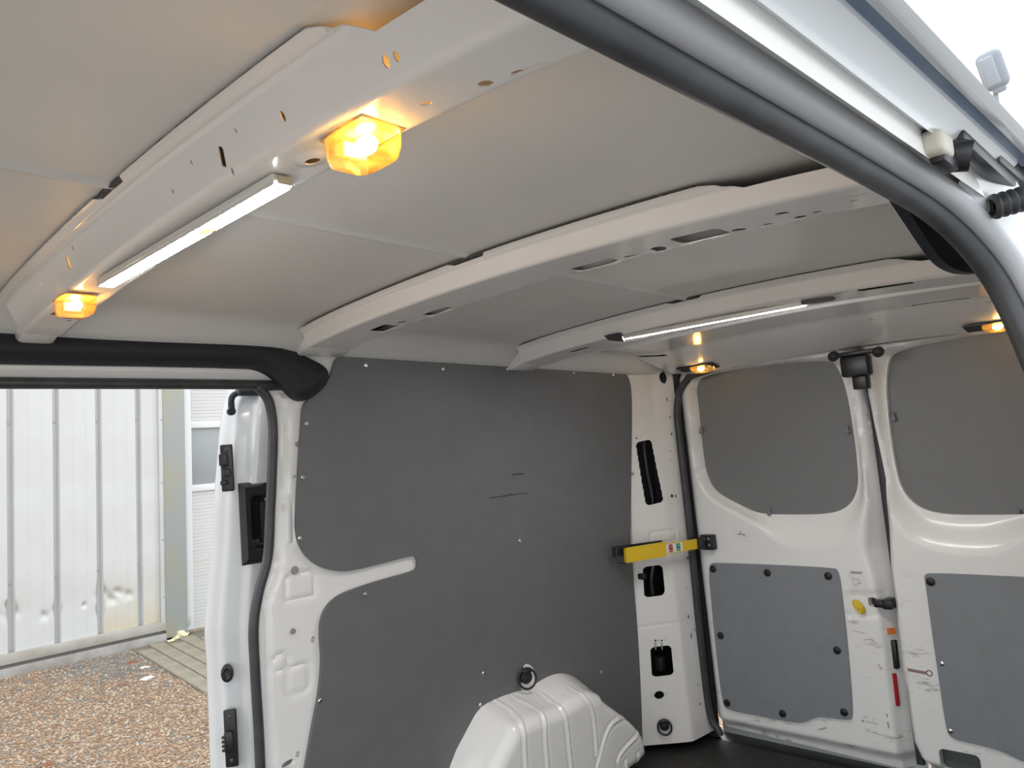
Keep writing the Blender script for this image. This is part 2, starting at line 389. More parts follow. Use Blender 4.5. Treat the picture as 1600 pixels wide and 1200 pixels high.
# lining board of the far wall, cut out round the wheel arch
apx = [(702, 1198), (738, 1130), (748, 1112), (762, 1099), (800, 1083), (830, 1076), (846, 1064), (868, 1053), (886, 1052), (908, 1061), (935, 1075), (960, 1092), (985, 1113), (1003, 1140)]
ap = fuv(apx[:10], .02) + fuv(apx[10:], .09); ap = [(ap[0][0] - .10, .0)] + ap + [(ap[-1][0] + .004, .0)]
app = chaikin(ap, 2)
bpx = [(530, 557), (640, 561), (800, 570), (900, 574), (960, 577), (978, 582), (986, 598), (988, 640), (987, 700), (986, 800), (985, 850), (992, 930), (999, 1020), (1006, 1190)]
lpx = [(478, 1200), (490, 1130), (500, 1080), (504, 1030), (501, 1000), (501, 975), (508, 952), (525, 933), (548, 922), (600, 905), (650, 892), (654, 884), (652, 870), (645, 868), (600, 880), (560, 890), (535, 894), (505, 888), (482, 873), (468, 852), (463, 828), (464, 790), (468, 720), (472, 660), (474, 629), (500, 612), (518, 588), (524, 562)]
BH = .012
bp = fuv(bpx, BH) + [(2.325, .02)] + [(.86, .02)] + fuv(lpx, BH)
bp = chaikin(bp, 2)
def boardmap(U, V, H): return farmap(U, V, H + BH)
lining = obj('lining_board', field((.8, 2.36), (.0, 1.43), .006, boardmap, [lambda U, V: sdp(U, V, bp), lambda U, V: .012 - sdp(U, V, app)], None, thick=.010), GREY, sharp=40)
tag(lining, 'large dark grey lining board covering the far side wall', 'lining board')
scpx = [(479, 662), (473, 746), (469, 841), (571, 928), (500, 1095), (571, 571), (692, 577), (793, 577), (896, 583), (958, 586), (812, 845), (988, 1040 - 300), (755, 1052), (750, 1101), (939, 1050)]
for p in scpx:
    u, v = fuv([p], BH)[0]; P_ = farmap(np.array(u), np.array(v), BH); obj('screw', screwhead(P_, (0, -1, -K), .006, .0035), STEEL, lining)
# scuff marks (flat, on the board)
SCUFF = mat('scuff_mark', (.05, .05, .052), .7)
for a, b, w in (((765, 778), (825, 770), .0025), ((800, 742), (818, 740), .005), ((785, 776), (800, 772), .003)):
    A, B = [np.array(farmap(np.array(u), np.array(v), BH + .0006)) for u, v in fuv([a, b], BH)]
    obj('scuff', rbox((A + B) / 2, (np.linalg.norm(B - A), w, .0006), 0, (B - A, np.cross((0, -1, -K), B - A), (0, -1, -K))), SCUFF, lining)

# black cover of the sliding door track, far and near
cpx = [(0, 519), (300, 523), (430, 530), (458, 541), (480, 556), (505, 567), (518, 578), (517, 596), (503, 612), (484, 626), (466, 624), (452, 610), (436, 592), (415, 578), (385, 572), (0, 572)]
def covmap(U, V, H): return np.stack([U, .728 - H + .0 * V, V], -1)
cp = uvp(covmap, FU, FV, cpx, .012); cp[0] = (-.42, cp[0][1]); cp[-1] = (-.42, cp[-1][1]); cp = chaikin(cp, 2)
def covh(U, V): return .016 * sst(0, .03, sdp(U, V, cp)) + .004 * np.sin(U * 9)
cv = obj('track_cover', field((-.42, 1.12), (1.25, 1.46), .006, covmap, [lambda U, V: sdp(U, V, cp)], covh, thick=.02), FOAM)
tag(cv, 'black moulded cover above the far sliding door opening', 'track cover')
cn = chaikin([(-.42, 1.43), (-.42, 1.36), (.75, 1.36)] + uvp(lambda U, V, H: np.stack([U, -.680 + 0 * U, V], -1), FU, FV, [(1380, 300), (1412, 348), (1440, 390), (1456, 411), (1475, 424), (1500, 430), (1540, 427), (1590, 430)]) + [(1.30, 1.36), (1.28, 1.43)], 2)
def covhn(U, V): return .012 * sst(0, .03, sdp(U, V, cn))
def covmapn(U, V, H): return np.stack([U, -.680 + H, V], -1)
cv2 = obj('track_cover', field((-.42, 1.36), (1.25, 1.46), .006, covmapn, [lambda U, V: sdp(U, V, cn)], covhn, thick=.01), FOAM)
tag(cv2, 'black moulded cover behind the near seal, beside the roof corner', 'track cover')

# far door seal: rubber bead round the opening
spx = [(100, 603), (380, 601), (402, 606), (418, 624), (425, 655), (426, 700), (422, 800), (418, 870), (404, 925), (396, 980), (399, 1060), (406, 1190)]
sp = fuv(spx, -.016); sp[0] = (-.42, sp[1][1]); sp.append((sp[-1][0] + .006, 0.0)); sp = crom(sp, 8)
path = np.array([farmap(np.array(u), np.array(v), -.016) for u, v in sp])
seal = obj('door_seal', sweep(path, [(.013 * math.cos(t) * (1.1 if math.cos(t) > 0 else .8), .0115 * math.sin(t)) for t in np.linspace(0, 2 * math.pi, 14, endpoint=False)], (0, -1, -K)), RUB, sharp=60)
tag(seal, 'black rubber seal round the far sliding door opening', 'door seal')

# ------------------------------------------------------------------ floor, front bulkhead, near wall
fl = obj('floor', rbox((1.03, 0, -.02), (3.08, 1.70, .05), .004), FLOORM); tag(fl, 'dark load floor of the van', kind='structure')
for p in ((1370, 1181), (1150, 1172), (1290, 1194)):
    q = PZ(*p, .0055); obj('floor_stud', lathe(q, (0, 0, 1), [(.016, 0), (.014, .003), (.006, .003), (.0005, .001)], 14), mat('floor_stud_metal', (.09, .09, .09), .5), fl)
bk = obj('wall_front', join(rbox((-.47, 0, .06), (.03, 1.62, .18), .005), rbox((-.47, 0, 1.26), (.03, 1.62, .40), .005), rbox((-.47, .77, .60), (.03, .10, .95), .005), rbox((-.47, -.77, .60), (.03, .10, .95), .005)), PAINT); tag(bk, 'unseen white partition frame, opened wide to let daylight in', kind='structure')  # unseen frame, its opening sized to send daylight to the rear doors
nearpoly = oppoly
def nearmap(U, V, H): return np.stack([U, -farY(V) + H - .012 * sst(1.1, 1.4, V) * 0, V], -1)
wn = obj('wall_near', join(field((-.5, 2.6), (-.05, 1.40), .02, nearmap, [lambda U, V: -sdp(U, V, nearpoly + np.array([.02, -.0])), lambda U, V: -sdp(U, V, np.array([(-.42, .2), (.9, .2), (.9, 1.33), (-.42, 1.33)]))], None, thick=.0),
     field((1.0, 2.6), (-.6, 1.37), .06, lambda U, V, H: np.stack([U, np.full(U.shape, -.90) + .115 * sst(.85, 1.37, V), V], -1))), PAINT)
tag(wn, 'white inner side wall of the van beside the near door opening', kind='structure')

# ------------------------------------------------------------------ rear corner pillar
PZ0, PZ1 = .03, 1.46
def pillar_pts(Z):
    A = np.stack([np.full(Z.shape, 2.305), farY(Z) - .004, Z], -1)
    t = (Z - .15) / (1.25 - .15)
    B = np.stack([np.full(Z.shape, 2.44), _b0[1] + (_b1[1] - _b0[1]) * t, Z], -1)
    Cc = np.stack([2.575 - .03 * Z, .690 - .0 * Z, Z], -1)
    return A, B, Cc
_b0 = PX(1072, 1060, 2.44); _b1 = PX(1022, 640, 2.44)
def pilmap(U, V, H):
    A, B, Cc = pillar_pts(V); u = U[..., None]; w = .06; s = .5 * (np.sqrt((u - 1) ** 2 + w * w) + (u - 1)); s0 = .5 * (np.sqrt(1 + w * w) - 1)
    P = A + (B - A) * (u - s) + (Cc - B) * s
    n = np.array([-.80, -.60, 0]); return P + n * H[..., None]
def puv(pts): return uvp(pilmap, (0, 2), (0, 1.45), pts)
pil_h = []
for p, a, b, q, an in (((1014, 738), .27, .118, 4, .0), ((1021, 908), .25, .055, 4, 0), ((1034, 1033), .23, .053, 4, 0), ((1030, 1086), .10, .014, 2, 0), ((995, 685), .025, .004, 2, 0), ((1024, 1001), .02, .004, 2, 0), ((1034, 1001), .02, .004, 2, 0),
                   ((1042, 624), .02, .007, 4, 0), ((1047, 652), .02, .004, 4, 0), ((1049, 678), .02, .006, 2, 0), ((1048, 705), .015, .004, 2, 0), ((1048, 718), .015, .004, 2, 0), ((1050, 775), .045, .007, 2, 0), ((1056, 775), .02, .005, 2, 0),
                   ((1072, 918), .015, .005, 2, 0), ((1076, 964), .025, .007, 2, 0), ((1080, 994), .025, .010, 2, 0), ((1086, 984), .015, .004, 2, 0), ((1090, 1070), .015, .004, 2, 0), ((1094, 1100), .02, .006, 2, 0), ((1075, 872), .02, .005, 2, 0)):
    u, v = puv([p])[0]; pil_h.append((u, v, a, b, q))
def pilkeep(u, v, a, b, q):
    f = hole(u * .13, v, a * .13, b, .11 if b > .1 else 0, q)
    return lambda U, V: f(U * .13, V)
el = (*puv([(1036, 590)])[0],)
def pilh(U, V):
    h = np.zeros(U.shape)
    c = puv([(1040, 838)])[0]; e = np.abs(hole(c[0] * .13, c[1], .055, .02, 0, 4)(U * .13, V)); h = h - .004 * (1 - sst(.002, .008, e))
    h = h - .003 * (1 - sst(.001, .004, np.abs(V - puv([(1025, 977)])[0][1]))) - .002 * (1 - sst(.001, .003, np.abs(V - puv([(1060, 655)])[0][1]))) * (U > .8)
    return h
VFp = field((0, 2), (PZ0, PZ1), (.022, .0045), pilmap, [pilkeep(*q) for q in pil_h] + [pilkeep(el[0], el[1], .16, .022, 2)], pilh, thick=.004)
back = rbox((2.47, .865, .7), (.26, .02, 1.5), .002)
wall_rear = obj('wall_rear', VFp, PAINT, sharp=45)
obj('shade_backing', join(back, rbox((2.60, .78, .7), (.02, .19, 1.5), .002)), DARK, wall_rear)  # dark sheets added behind the pillar openings to imitate shade
tag(wall_rear, 'white rear corner pillar with punched openings beside the rear doors', kind='structure')
obj('corner_pillar', rbox((2.46, -.745, .7), (.25, .10, 1.4), .02), PAINT, wall_rear)
obj('rear_sill', rbox((2.615, 0, -.045), (.12, 1.58, .09), .006), PLA, wall_rear)
obj('outer_header', rbox((2.645, 0, 1.43), (.05, 1.54, .20), .01), BODY, wall_rear)
# black cable and dark brace seen inside the pillar openings
def pil_at(p, h): u, v = puv([p])[0]; return pilmap(np.array([u]), np.array([v]), np.array([h]))[0]
obj('cable', tube(crom([pil_at(p, -.022) for p in ((1006, 684), (1007, 705), (1012, 740), (1018, 770), (1021, 800))], 5), .007, 8), PLA, wall_rear)
obj('cable', tube(crom([pil_at(p, -.02) for p in ((1022, 880), (1018, 905), (1020, 930))], 5), .008, 8), PLA, wall_rear)
obj('wiring_block', rbox(pil_at((1032, 1040), -.03), (.03, .03, .05), .004), PLA, wall_rear)
obj('rubber_stop', rbox(pil_at((1003, 900), .008), (.02, .03, .022), .006), PLA, wall_rear)
for px in (1024, 1034): obj('spring_clip', rbox(pil_at((px, 1009), .003), (.006, .006, .028), .002), STEEL, wall_rear)
obj('brace', rbox(pil_at((1036, 590), -.02), (.03, .03, .05), .004), PLA, wall_rear)

# rear opening seal
rpx = [(1122, 1140), (1112, 1124), (1103, 1080), (1093, 985), (1085, 900), (1077, 820), (1068, 740), (1061, 680), (1058, 645), (1061, 616), (1072, 596), (1092, 583)]
pt = [PL(x, y, (2.55, 0, 0), (1, 0, .03)) for x, y in rpx]; pt = [pt[0] + np.array([0, -.008, -.02])] + pt + [np.array([2.545, .3, 1.385]), np.array([2.55, 0, 1.388]), np.array([2.55, -.5, 1.375])]
rs = obj('door_seal', tube(crom(pt, 8), .0135, 12, (-1, .2, 0)), RUB); tag(rs, 'black rubber seal round the rear door opening', 'door seal')

# ------------------------------------------------------------------ rear doors
def dX(Z): return 2.575 - .03 * Z
def doormap(U, V, H): return np.stack([dX(V) - H, U, V], -1)
DU, DV = (-.75, .75), (-.1, 1.5)
def duv(pts, h=0.): return np.array(uvp(doormap, DU, DV, pts, h))
win = [(1091, 640), (1088, 605), (1102, 588), (1150, 578), (1230, 568), (1290, 565), (1308, 574), (1322, 610), (1333, 670), (1340, 730), (1339, 765), (1325, 790), (1295, 802), (1240, 804), (1190, 802), (1160, 791), (1120, 768), (1104, 740), (1097, 700)]
c2 = [(1078, 640), (1079, 600), (1100, 578), (1200, 566), (1300, 556), (1322, 570), (1336, 620), (1348, 690), (1356, 750), (1355, 800), (1340, 840), (1312, 858), (1265, 864), (1228, 858), (1202, 842), (1180, 822), (1148, 803), (1108, 778), (1087, 738), (1081, 690)]
WD = -.045
winp = crom(duv(win, WD), 4, True); c2p = crom(duv(c2), 4, True)
EDGE = .018                                       # free edge of the far door
pocket = duv([(1325, 925), (1380, 925), (1380, 966), (1325, 966)])
swg = duv([(1312, 880), (1325, 868), (1360, 866)])
e1 = duv([(1340, 600), (1350, 650), (1360, 700), (1372, 775), (1385, 840)], -.05); e1 = e1[np.argsort(e1[:, 1])]
EZ = np.r_[-.1, .62, e1[:, 1], 1.5]; EU = np.r_[-.040, -.040, e1[:, 0] - np.linspace(.02, .010, len(e1)), e1[-1, 0] - .01]
e2 = duv([(1350, 600), (1365, 675), (1379, 750), (1386, 825), (1389, 890), (1395, 937), (1400, 982), (1407, 1040), (1415, 1087), (1421, 1132), (1426, 1162), (1437, 1187)], .012)
def doorh(sg, edge):
    def f(U, V):
        u = U * sg; s2_ = sdp(u, V, c2p); w = -sdp(u, V, winp); t = np.clip(s2_ / (s2_ + np.maximum(w, 0) + 1e-6), 0, 1) * (s2_ > 0)
        h = WD * sst(.05, .95, t)
        h = h - .006 * (1 - sst(.0, .012, np.abs(sdl(u, V, swg)))) * 0
        eu = np.interp(V, EZ, EU) if sg > 0 else edge
        dd_ = np.clip(eu + (.055 if sg < 0 else np.interp(V, [.72, .88], [.094, .052])) - u, 0, 1); rr = .022
        h = h - np.where(dd_ < rr, rr - np.sqrt(np.clip(rr * rr - dd_ ** 2, 0, 1)), rr + (dd_ - rr) * 1.2)   # rounded free edge
        h = h - .05 * sst(.635, .70, u) ** 2 - .035 * (1 - sst(.045, .085, V)) - .03 * sst(1.335, 1.39, V)
        if sg > 0: h = h - .004 * sst(.0, .004, sdp(u, V, pocket))
        return h
    return f
def outer(sg, edge, zlo):
    poly = np.array([(edge, zlo), (.69, zlo + .02), (.69, 1.375), (edge, 1.375)])
    return lambda U, V: sdp(U * sg, V, poly)
hlp = duv([(1363, 941)])[0]
keep1 = [outer(1, -.05, .022), lambda U, V: U - np.interp(V, EZ, EU), lambda U, V: -sdp(U, V, winp), hole(hlp[0] + .002, hlp[1], .012, .014, 0, 4)]
SCR = mat('scratched_door_paint', (.88, .88, .865), .28, coat=.25)
def scratches(m):
    nt = m.node_tree; b = nt.nodes['Principled BSDF']; tc = nt.nodes['Texture Coordinate']
    mp_ = nt.nodes.new('ShaderNodeMapping'); mp_.inputs['Scale'].default_value = (1, 3, 13); nt.links.new(tc.outputs['Object'], mp_.inputs[0])
    n = nt.nodes.new('ShaderNodeTexNoise'); n.inputs['Scale'].default_value = 3; n.inputs['Detail'].default_value = 8; n.inputs['Roughness'].default_value = .75; nt.links.new(mp_.outputs[0], n.inputs['Vector'])
    r = nt.nodes.new('ShaderNodeMapRange'); r.inputs[1].default_value = .57; r.inputs[2].default_value = .68; nt.links.new(n.outputs[0], r.inputs[0])
    sx = nt.nodes.new('ShaderNodeSeparateXYZ'); nt.links.new(tc.outputs['Object'], sx.inputs[0])
    z = nt.nodes.new('ShaderNodeMapRange'); z.inputs[1].default_value = .70; z.inputs[2].default_value = .30; nt.links.new(sx.outputs[2], z.inputs[0])
    mu = nt.nodes.new('ShaderNodeMath'); mu.operation = 'MULTIPLY'; nt.links.new(r.outputs[0], mu.inputs[0]); nt.links.new(z.outputs[0], mu.inputs[1])
    x = nt.nodes.new('ShaderNodeMix'); x.data_type = 'RGBA'; x.inputs[6].default_value = b.inputs['Base Color'].default_value; x.inputs[7].default_value = (.30, .27, .22, 1)
    nt.links.new(mu.outputs[0], x.inputs[0]); nt.links.new(x.outputs[2], b.inputs['Base Color'])
scratches(SCR)
st = .0065
door_1 = obj('door_1', field((-.05, .69), (.02, 1.375), st, doormap, keep1, doorh(1, -.012), thick=.03), SCR, sharp=50)
tag(door_1, 'white far rear door with latch edge and yellow release', kind='structure')
hr = duv([(1500, 1190)])[0]
d2p = np.vstack([[(-.69, 1.372)], [(e2[0, 0], 1.372)], e2, [(-.10, -.001)], [(-.69, -.001)]])
keep2 = [lambda U, V: sdp(U, V, d2p), lambda U, V: -sdp(-U, V, winp), hole(*duv([(1502, 1190)])[0], .055, .032, 0, 4)]
door_2 = obj('door_2', field((-.69, .03), (.0, 1.375), st, lambda U, V, H: doormap(U, V, H + .012), keep2, lambda U, V: doorh(-1, -.10)(U, V) - .02 * (1 - sst(0, .014, sdp(U, V, d2p))), thick=.05), SCR, sharp=50)
tag(door_2, 'white near rear door at the right of the photo', kind='structure')
obj('outer_skin', rbox((2.665, .34, .68), (.02, .72, 1.45), .004), BODY, door_1)
obj('outer_skin', rbox((2.665, -.36, .68), (.02, .66, 1.45), .004), BODY, door_2)
gs = np.array([[2.615 - .03 * z, -.016, z] for z in np.linspace(.05, 1.36, 12)])
obj('gap_seal', sweep(gs, circ(.012, 8, 1.1), (0, 1, 0)), RUB, door_2)
obj('handle_recess', rbox((2.60, -.165 + 0, hr[1]), (.02, .14, .09), .003), mat('recess_grey', (.08, .09, .09), .5), door_2, loc=None).location.y = hr[0] - WL['door_2'][1]
# upper (window) lining boards
def winboard(sg):
    wp = winp * np.array([sg, 1]); g = crom(duv(c2, 0), 4, True)
    poly = c2p * np.array([sg, 1]); lo, hi = poly.min(0), poly.max(0)
    mpw = lambda U, V, H: doormap(U, V, H + WD - .006)
    return field((lo[0], hi[0]), (lo[1], hi[1]), .012, mpw, [lambda U, V: sdp(U * sg, V, winp) + .018], None, thick=.008)
GREYW = mat('grey_window_lining', (.19, .195, .20), .5, bump=(900, .12))
wb1 = obj('window_lining', winboard(1), GREYW); tag(wb1, 'grey board filling the window of the far rear door', 'lining board')
wb2 = obj('window_lining', winboard(-1), GREYW); tag(wb2, 'grey board filling the window of the near rear door', 'lining board')
CLIP = mat('grey_clip', (.2, .21, .215), .5)
for b, L in ((wb1, [(1097, 673), (1203, 800), (1325, 672)]), (wb2, [(1397, 652), (1593, 804)])):
    for p in L:
        u, v = duv([p], WD)[0]; obj('clip', join(rbox((dX(v) - WD - .004, u, v + .006), (.012, .008, .02), .003), screwhead((dX(v) - WD - .008, u, v - .004), (-1, 0, 0), .008, .004)), CLIP, b)
# lower lining boards with round fasteners
b1px = [(1106, 882), (1118, 879), (1300, 887), (1310, 892), (1315, 930), (1324, 1010), (1333, 1122), (1325, 1126), (1285, 1120), (1272, 1122), (1258, 1129), (1245, 1130), (1180, 1118), (1136, 1109), (1129, 1100), (1121, 1040), (1112, 950)]
def lowboard(pp, n=2): 
    poly = chaikin(pp, n); lo, hi = poly.min(0), poly.max(0)
    return field((lo[0], hi[0]), (lo[1], hi[1]), .007, lambda U, V, H: doormap(U, V, H + .008), [lambda U, V: sdp(U, V, poly)], None, thick=.008)
lb1 = obj('lower_lining', lowboard(duv(b1px, .008)), GREYD, sharp=40); tag(lb1, 'blue-grey board with black studs low on the far rear door', 'lining board')
b2 = [tuple(p) for p in duv([(1446, 912), (1443, 899), (1452, 895), (1600, 902)], .02)]
b2 += [(-.60, b2[-1][1])]
b2b = [tuple(p) for p in duv([(1600, 1192), (1575, 1178), (1545, 1168), (1500, 1158), (1485, 1152), (1478, 1140), (1465, 1050), (1455, 980)], .02)]
b2 += [(-.60, b2b[0][1] - .03)] + b2b
def lb2map(U, V, H): return doormap(U, V, H + .02)
pb2 = chaikin(b2, 2); lo, hi = pb2.min(0), pb2.max(0)
lb2 = obj('lower_lining', field((lo[0], hi[0]), (lo[1], hi[1]), .008, lb2map, [lambda U, V: sdp(U, V, pb2)], None, thick=.008), GREYD, sharp=40)
tag(lb2, 'blue-grey board low on the near rear door, cut by the frame', 'lining board')
for b, hh_, L in ((lb1, .008, [(1114, 889), (1199, 895), (1294, 900), (1126, 993), (1308, 1016), (1136, 1098), (1223, 1115), (1319, 1113)]), (lb2, .02, [(1454, 909)])):
    for p in L:
        u, v = duv([p], hh_)[0]; obj('fastener', lathe((dX(v) - hh_, u, v), (-1, 0, -.03), [(.0135, -.001), (.0125, .003), (.008, .0045), (.0005, .005)], 14), PLA, b)
for p in ((1472, 1037), (1485, 1142)):
    u, v = duv([p], .02)[0]; obj('screw', screwhead((dX(v) - .02, u, v), (-1, 0, 0), .007, .003), STEEL, lb2)
def on_door(p, h=.0): u, v = duv([p], h)[0]; return np.array([dX(v) - h, u, v])
def on_edge(p, h=.0):
    f_ = doorh(1, 0); mp_ = lambda U, V, H: doormap(U, V, f_(U, V) + H); u, v = uvp(mp_, (-.05, .2), (.02, 1.3), [p])[0]; return mp_(np.array([u]), np.array([v]), np.array([h]))[0]
# details of the far rear door
q = on_door((1342, 948), .004); ax = frame((-1, 0, 0)); dl = np.array([0, -.6, -.55])
relv = obj('release_lever', lathe(q, (-1, 0, -.0), [(.020, -.004), (.020, .006), (.016, .010), (.0005, .011)], 20, (0, .55, .75), .62, 1.25), YEL, door_1); relv['label'] = 'yellow oval release lever'
obj('release_cup', lathe(q + np.array([-.008, -.006, -.010]), (-1, 0, 0), [(.009, 0), (.009, .004), (.006, .003), (.0005, .001)], 14), mat('yellow_shade', (.6, .45, .02), .5), relv)
stk = obj('sticker', rbox(on_door((1339, 906), .001), (.0006, .050, .062), 0), STICK, door_1); stk['label'] = 'small white paper sticker'
s0 = on_door((1339, 906), .002)
obj('sticker_drawing', join(rbox(s0 + [0, 0, .023], (.0004, .036, .008), 0), lathe(s0 + [0, .003, -.008], (-1, 0, 0), [(.012, 0), (.0105, 0)], 14), rbox(s0 + [0, -.006, -.01], (.0004, .014, .002), 0), rbox(s0 + [0, .004, .002], (.0004, .02, .002), 0)), mat('faded_ink', (.42, .38, .38), .7), stk)
st2 = obj('sticker', rbox(on_door((1158, 835), .001), (.0006, .07, .045), 0), mat('pale_sticker', (.84, .83, .82), .5), door_1)
s0 = on_door((1158, 835), .002); obj('sticker_drawing', join(rbox(s0, (.0004, .03, .004), 0), rbox(s0 + [0, -.012, -.004], (.0004, .012, .003), 0, ((1, 0, 0), (0, .8, .6), (0, -.6, .8))), rbox(s0 + [0, .002, .006], (.0004, .004, .012), 0)), mat('faded_ink2', (.42, .38, .38), .7), st2)
obj('striker', join(rbox(on_door((1376, 943), .004), (.03, .035, .022), .004), rbox(on_door((1390, 943), .0), (.05, .03, .03), .005)), PLA, door_1)
obj('reflector', rbox(on_edge((1399, 1077)), (.012, .014, .10), .001, ((.77, -.64, 0), (.64, .77, 0), (0, 0, 1))), RED, door_1)
obj('warning_label', rbox(on_edge((1391, 986)), (.022, .022, .018), 0, ((.77, -.64, 0), (.64, .77, -.2), (0, .2, 1))), ORANGE, door_1)
obj('lock_body', rbox(on_edge((1399, 1022)), (.022, .016, .09), .005), PLA, door_1)
for p_, q_, w_ in (((1352, 1127), (1372, 1132), .0018), ((1387, 1128), (1389, 1138), .005), ((1385, 1115), (1387, 1121), .004), ((1346, 1125), (1350, 1128), .006), ((1350, 1000), (1364, 998), .002), ((1372, 1038), (1378, 1046), .004), ((1332, 985), (1352, 990), .0015), ((1280, 1140), (1292, 1137), .004)):
    a_, b_ = on_door(p_, .0006), on_door(q_, .0006); obj('scuff', rbox((a_ + b_) / 2, (np.linalg.norm(b_ - a_), w_, .0005), 0, (b_ - a_, np.cross((-1, 0, 0), b_ - a_), (-1, 0, 0))), mat('door_scuff', (.42, .37, .29), .8), door_1)
RUST = mat('rust_streak', (.30, .20, .17), .7)
obj('rust_scratch', join(rbox(on_door((1433, 1049), .0125), (.001, .055, .009), .0004, ((1, 0, 0), (0, 1, .06), (0, -.06, 1))), lathe(on_door((1452, 1052), .0125), (-1, 0, 0), [(.010, 0), (.009, .0006), (.006, 0)], 12)), RUST, door_2)
# door latch hanging from the header between the doors
t = thing('door_latch', 'black plastic latch housing hanging from the header between rear doors', 'latch', PX(1335, 550, 2.47))
a = PX(1335, 552, 2.47); obj('mounting_plate', rbox(a + [0, 0, .0], (.03, .155, .014), .004), PLA, t)
obj('housing', rbox(PX(1338, 572, 2.49), (.05, .085, .065), .008), PLA, t)
obj('striker_block', rbox(PX(1346, 596, 2.51), (.04, .045, .05), .006), PLA, t)
for px in (1302, 1372): obj('knob', lathe(PX(px, 557 if px < 1350 else 550, 2.46), (-1, 0, -.3), [(.016, -.01), (.016, .006), (.012, .010), (.0005, .011)], 14), PLA, t)

# yellow door check strap
def strip(path, w, th, mt, name, par, up=(0, 0, 1)):
    return obj(name, sweep(path, [(-w / 2, -th / 2), (w / 2, -th / 2), (w / 2, th / 2), (-w / 2, th / 2)], up), mt, par, sharp=30)
pb = on_door((1107, 847), .012); pe = PY(1086, 850, pb[1] + .02); pm = PY(1040, 857, .70); pl = PY(977, 868, .715); pll = PY(964, 868, .72)
t = thing('door_check_strap', 'yellow door check strap with red and green label across the pillar', 'door strap', pb - np.array([.05, -.05, .03]))
obj('bracket', join(rbox(pb, (.03, .055, .055), .004), rbox(pb + (pe - pb) * .55, (.045, .03, .042), .005)), PLA, t)
for dy, dz in ((.0, .014), (.0, -.010), (.018, -.016)): obj('bolt', screwhead(pb + np.array([-.016, dy - .01, dz]), (-1, 0, 0), .006, .004), STEEL, t)
strip(np.linspace(pe + (pb - pe) * .35, pl, 10), .036, .006, YEL, 'strap', t)
sl = strip(np.linspace(pe + (pl - pe) * .45, pl, 8), .050, .013, YEL, 'sleeve', t)
strip(np.linspace(pm, pll, 4) + np.array([0, .016, .012]), .034, .004, PLA, 'guide_rail', t)
obj('end_loop', join(*[tube([a, b], .0025, 6) for a, b in ((pl + [0, 0, .026], pll + [0, 0, .024]), (pl - [0, 0, .026], pll - [0, 0, .026]), (pll + [0, 0, .026], pll - [0, 0, .028]))]), PLA, t)
nrm = np.cross(pl - pe, (0, 0, 1)); nrm /= np.linalg.norm(nrm); nrm *= np.sign(nrm @ (C - pe)); dd = (pl - pe) / np.linalg.norm(pl - pe)
for f, mt_ in ((.375, REDL), (.265, GREEN)):
    c0 = pe + (pl - pe) * f + nrm * .0050
    lb = obj('label', rbox(c0, (.018, .0008, .026), 0, (dd, nrm, (0, 0, 1))), mt_, t)
    obj('label_print', join(rbox(c0 + nrm * .0006 + [0, 0, .006], (.011, .0004, .002), 0, (dd, nrm, (0, 0, 1))), rbox(c0 + nrm * .0006 + [0, 0, -.007] + dd * .005, (.004, .0004, .004), 0, (dd, nrm, (0, 0, 1))), rbox(c0 + nrm * .0006 + [0, 0, -.007] - dd * .004, (.003, .0004, .004), 0, (dd, nrm, (0, 0, 1)))), WHITE, lb)
strip([pe + (pl - pe) * .44 + nrm * .0040, pe + (pl - pe) * .20 + nrm * .0040], .030, .0008, WHITE, 'label_backing', t)

# ------------------------------------------------------------------ wheel arch
AX = .0
HA = .135
def archmap(U, V, H): return farmap(U, V, H + .01)
ribs = [[(808, 1092), (835, 1105), (852, 1140), (856, 1200)], [(850, 1086), (870, 1100), (887, 1140), (893, 1200)], [(893, 1075), (915, 1090), (928, 1120), (933, 1180)], [(950, 1080), (960, 1105), (958, 1130), (936, 1190), (934, 1200)], [(975, 1098), (985, 1115), (984, 1135), (966, 1190), (963, 1200)], [(979, 1190), (979, 1200)], [(998, 1180), (1002, 1200)], [(775, 1095), (800, 1110), (818, 1140), (822, 1200)]]
def archbase(U, V):
    s = sdp(U, V, app); r = .045; w = .035
    a = np.clip(s / w, 0, 1) * (HA - r); b = np.clip((s - w) / r, 0, 1); return a + r * np.sqrt(1 - (1 - b) ** 2)
rbuv = []
for L in ribs:
    us = uvp(lambda U, V, H: archmap(U, V, archbase(U, V)), (1.2, 2.4), (.0, .45), L); us = crom(us, 6)
    if L[-1][1] >= 1195: us = np.vstack([us, [us[-1] + np.array([0, -.35])]])
    rbuv.append(us)
def archh(U, V):
    h = archbase(U, V)
    for L in rbuv: h = h + .004 * (1 - sst(.002, .007, sdl(U, V, L))) - .002 * np.exp(-((sdl(U, V, L) - .011) / .004) ** 2)
    return h
lo, hi = app.min(0), app.max(0)
wa = obj('wheel_arch', field((lo[0], hi[0]), (max(lo[1], .0), hi[1]), .004, archmap, [lambda U, V: sdp(U, V, app)], archh), mat('wheel_arch_paint', (.87, .865, .85), .2, coat=.4), sharp=60)
tag(wa, 'glossy white ribbed wheel arch housing below the lining board', 'wheel arch')
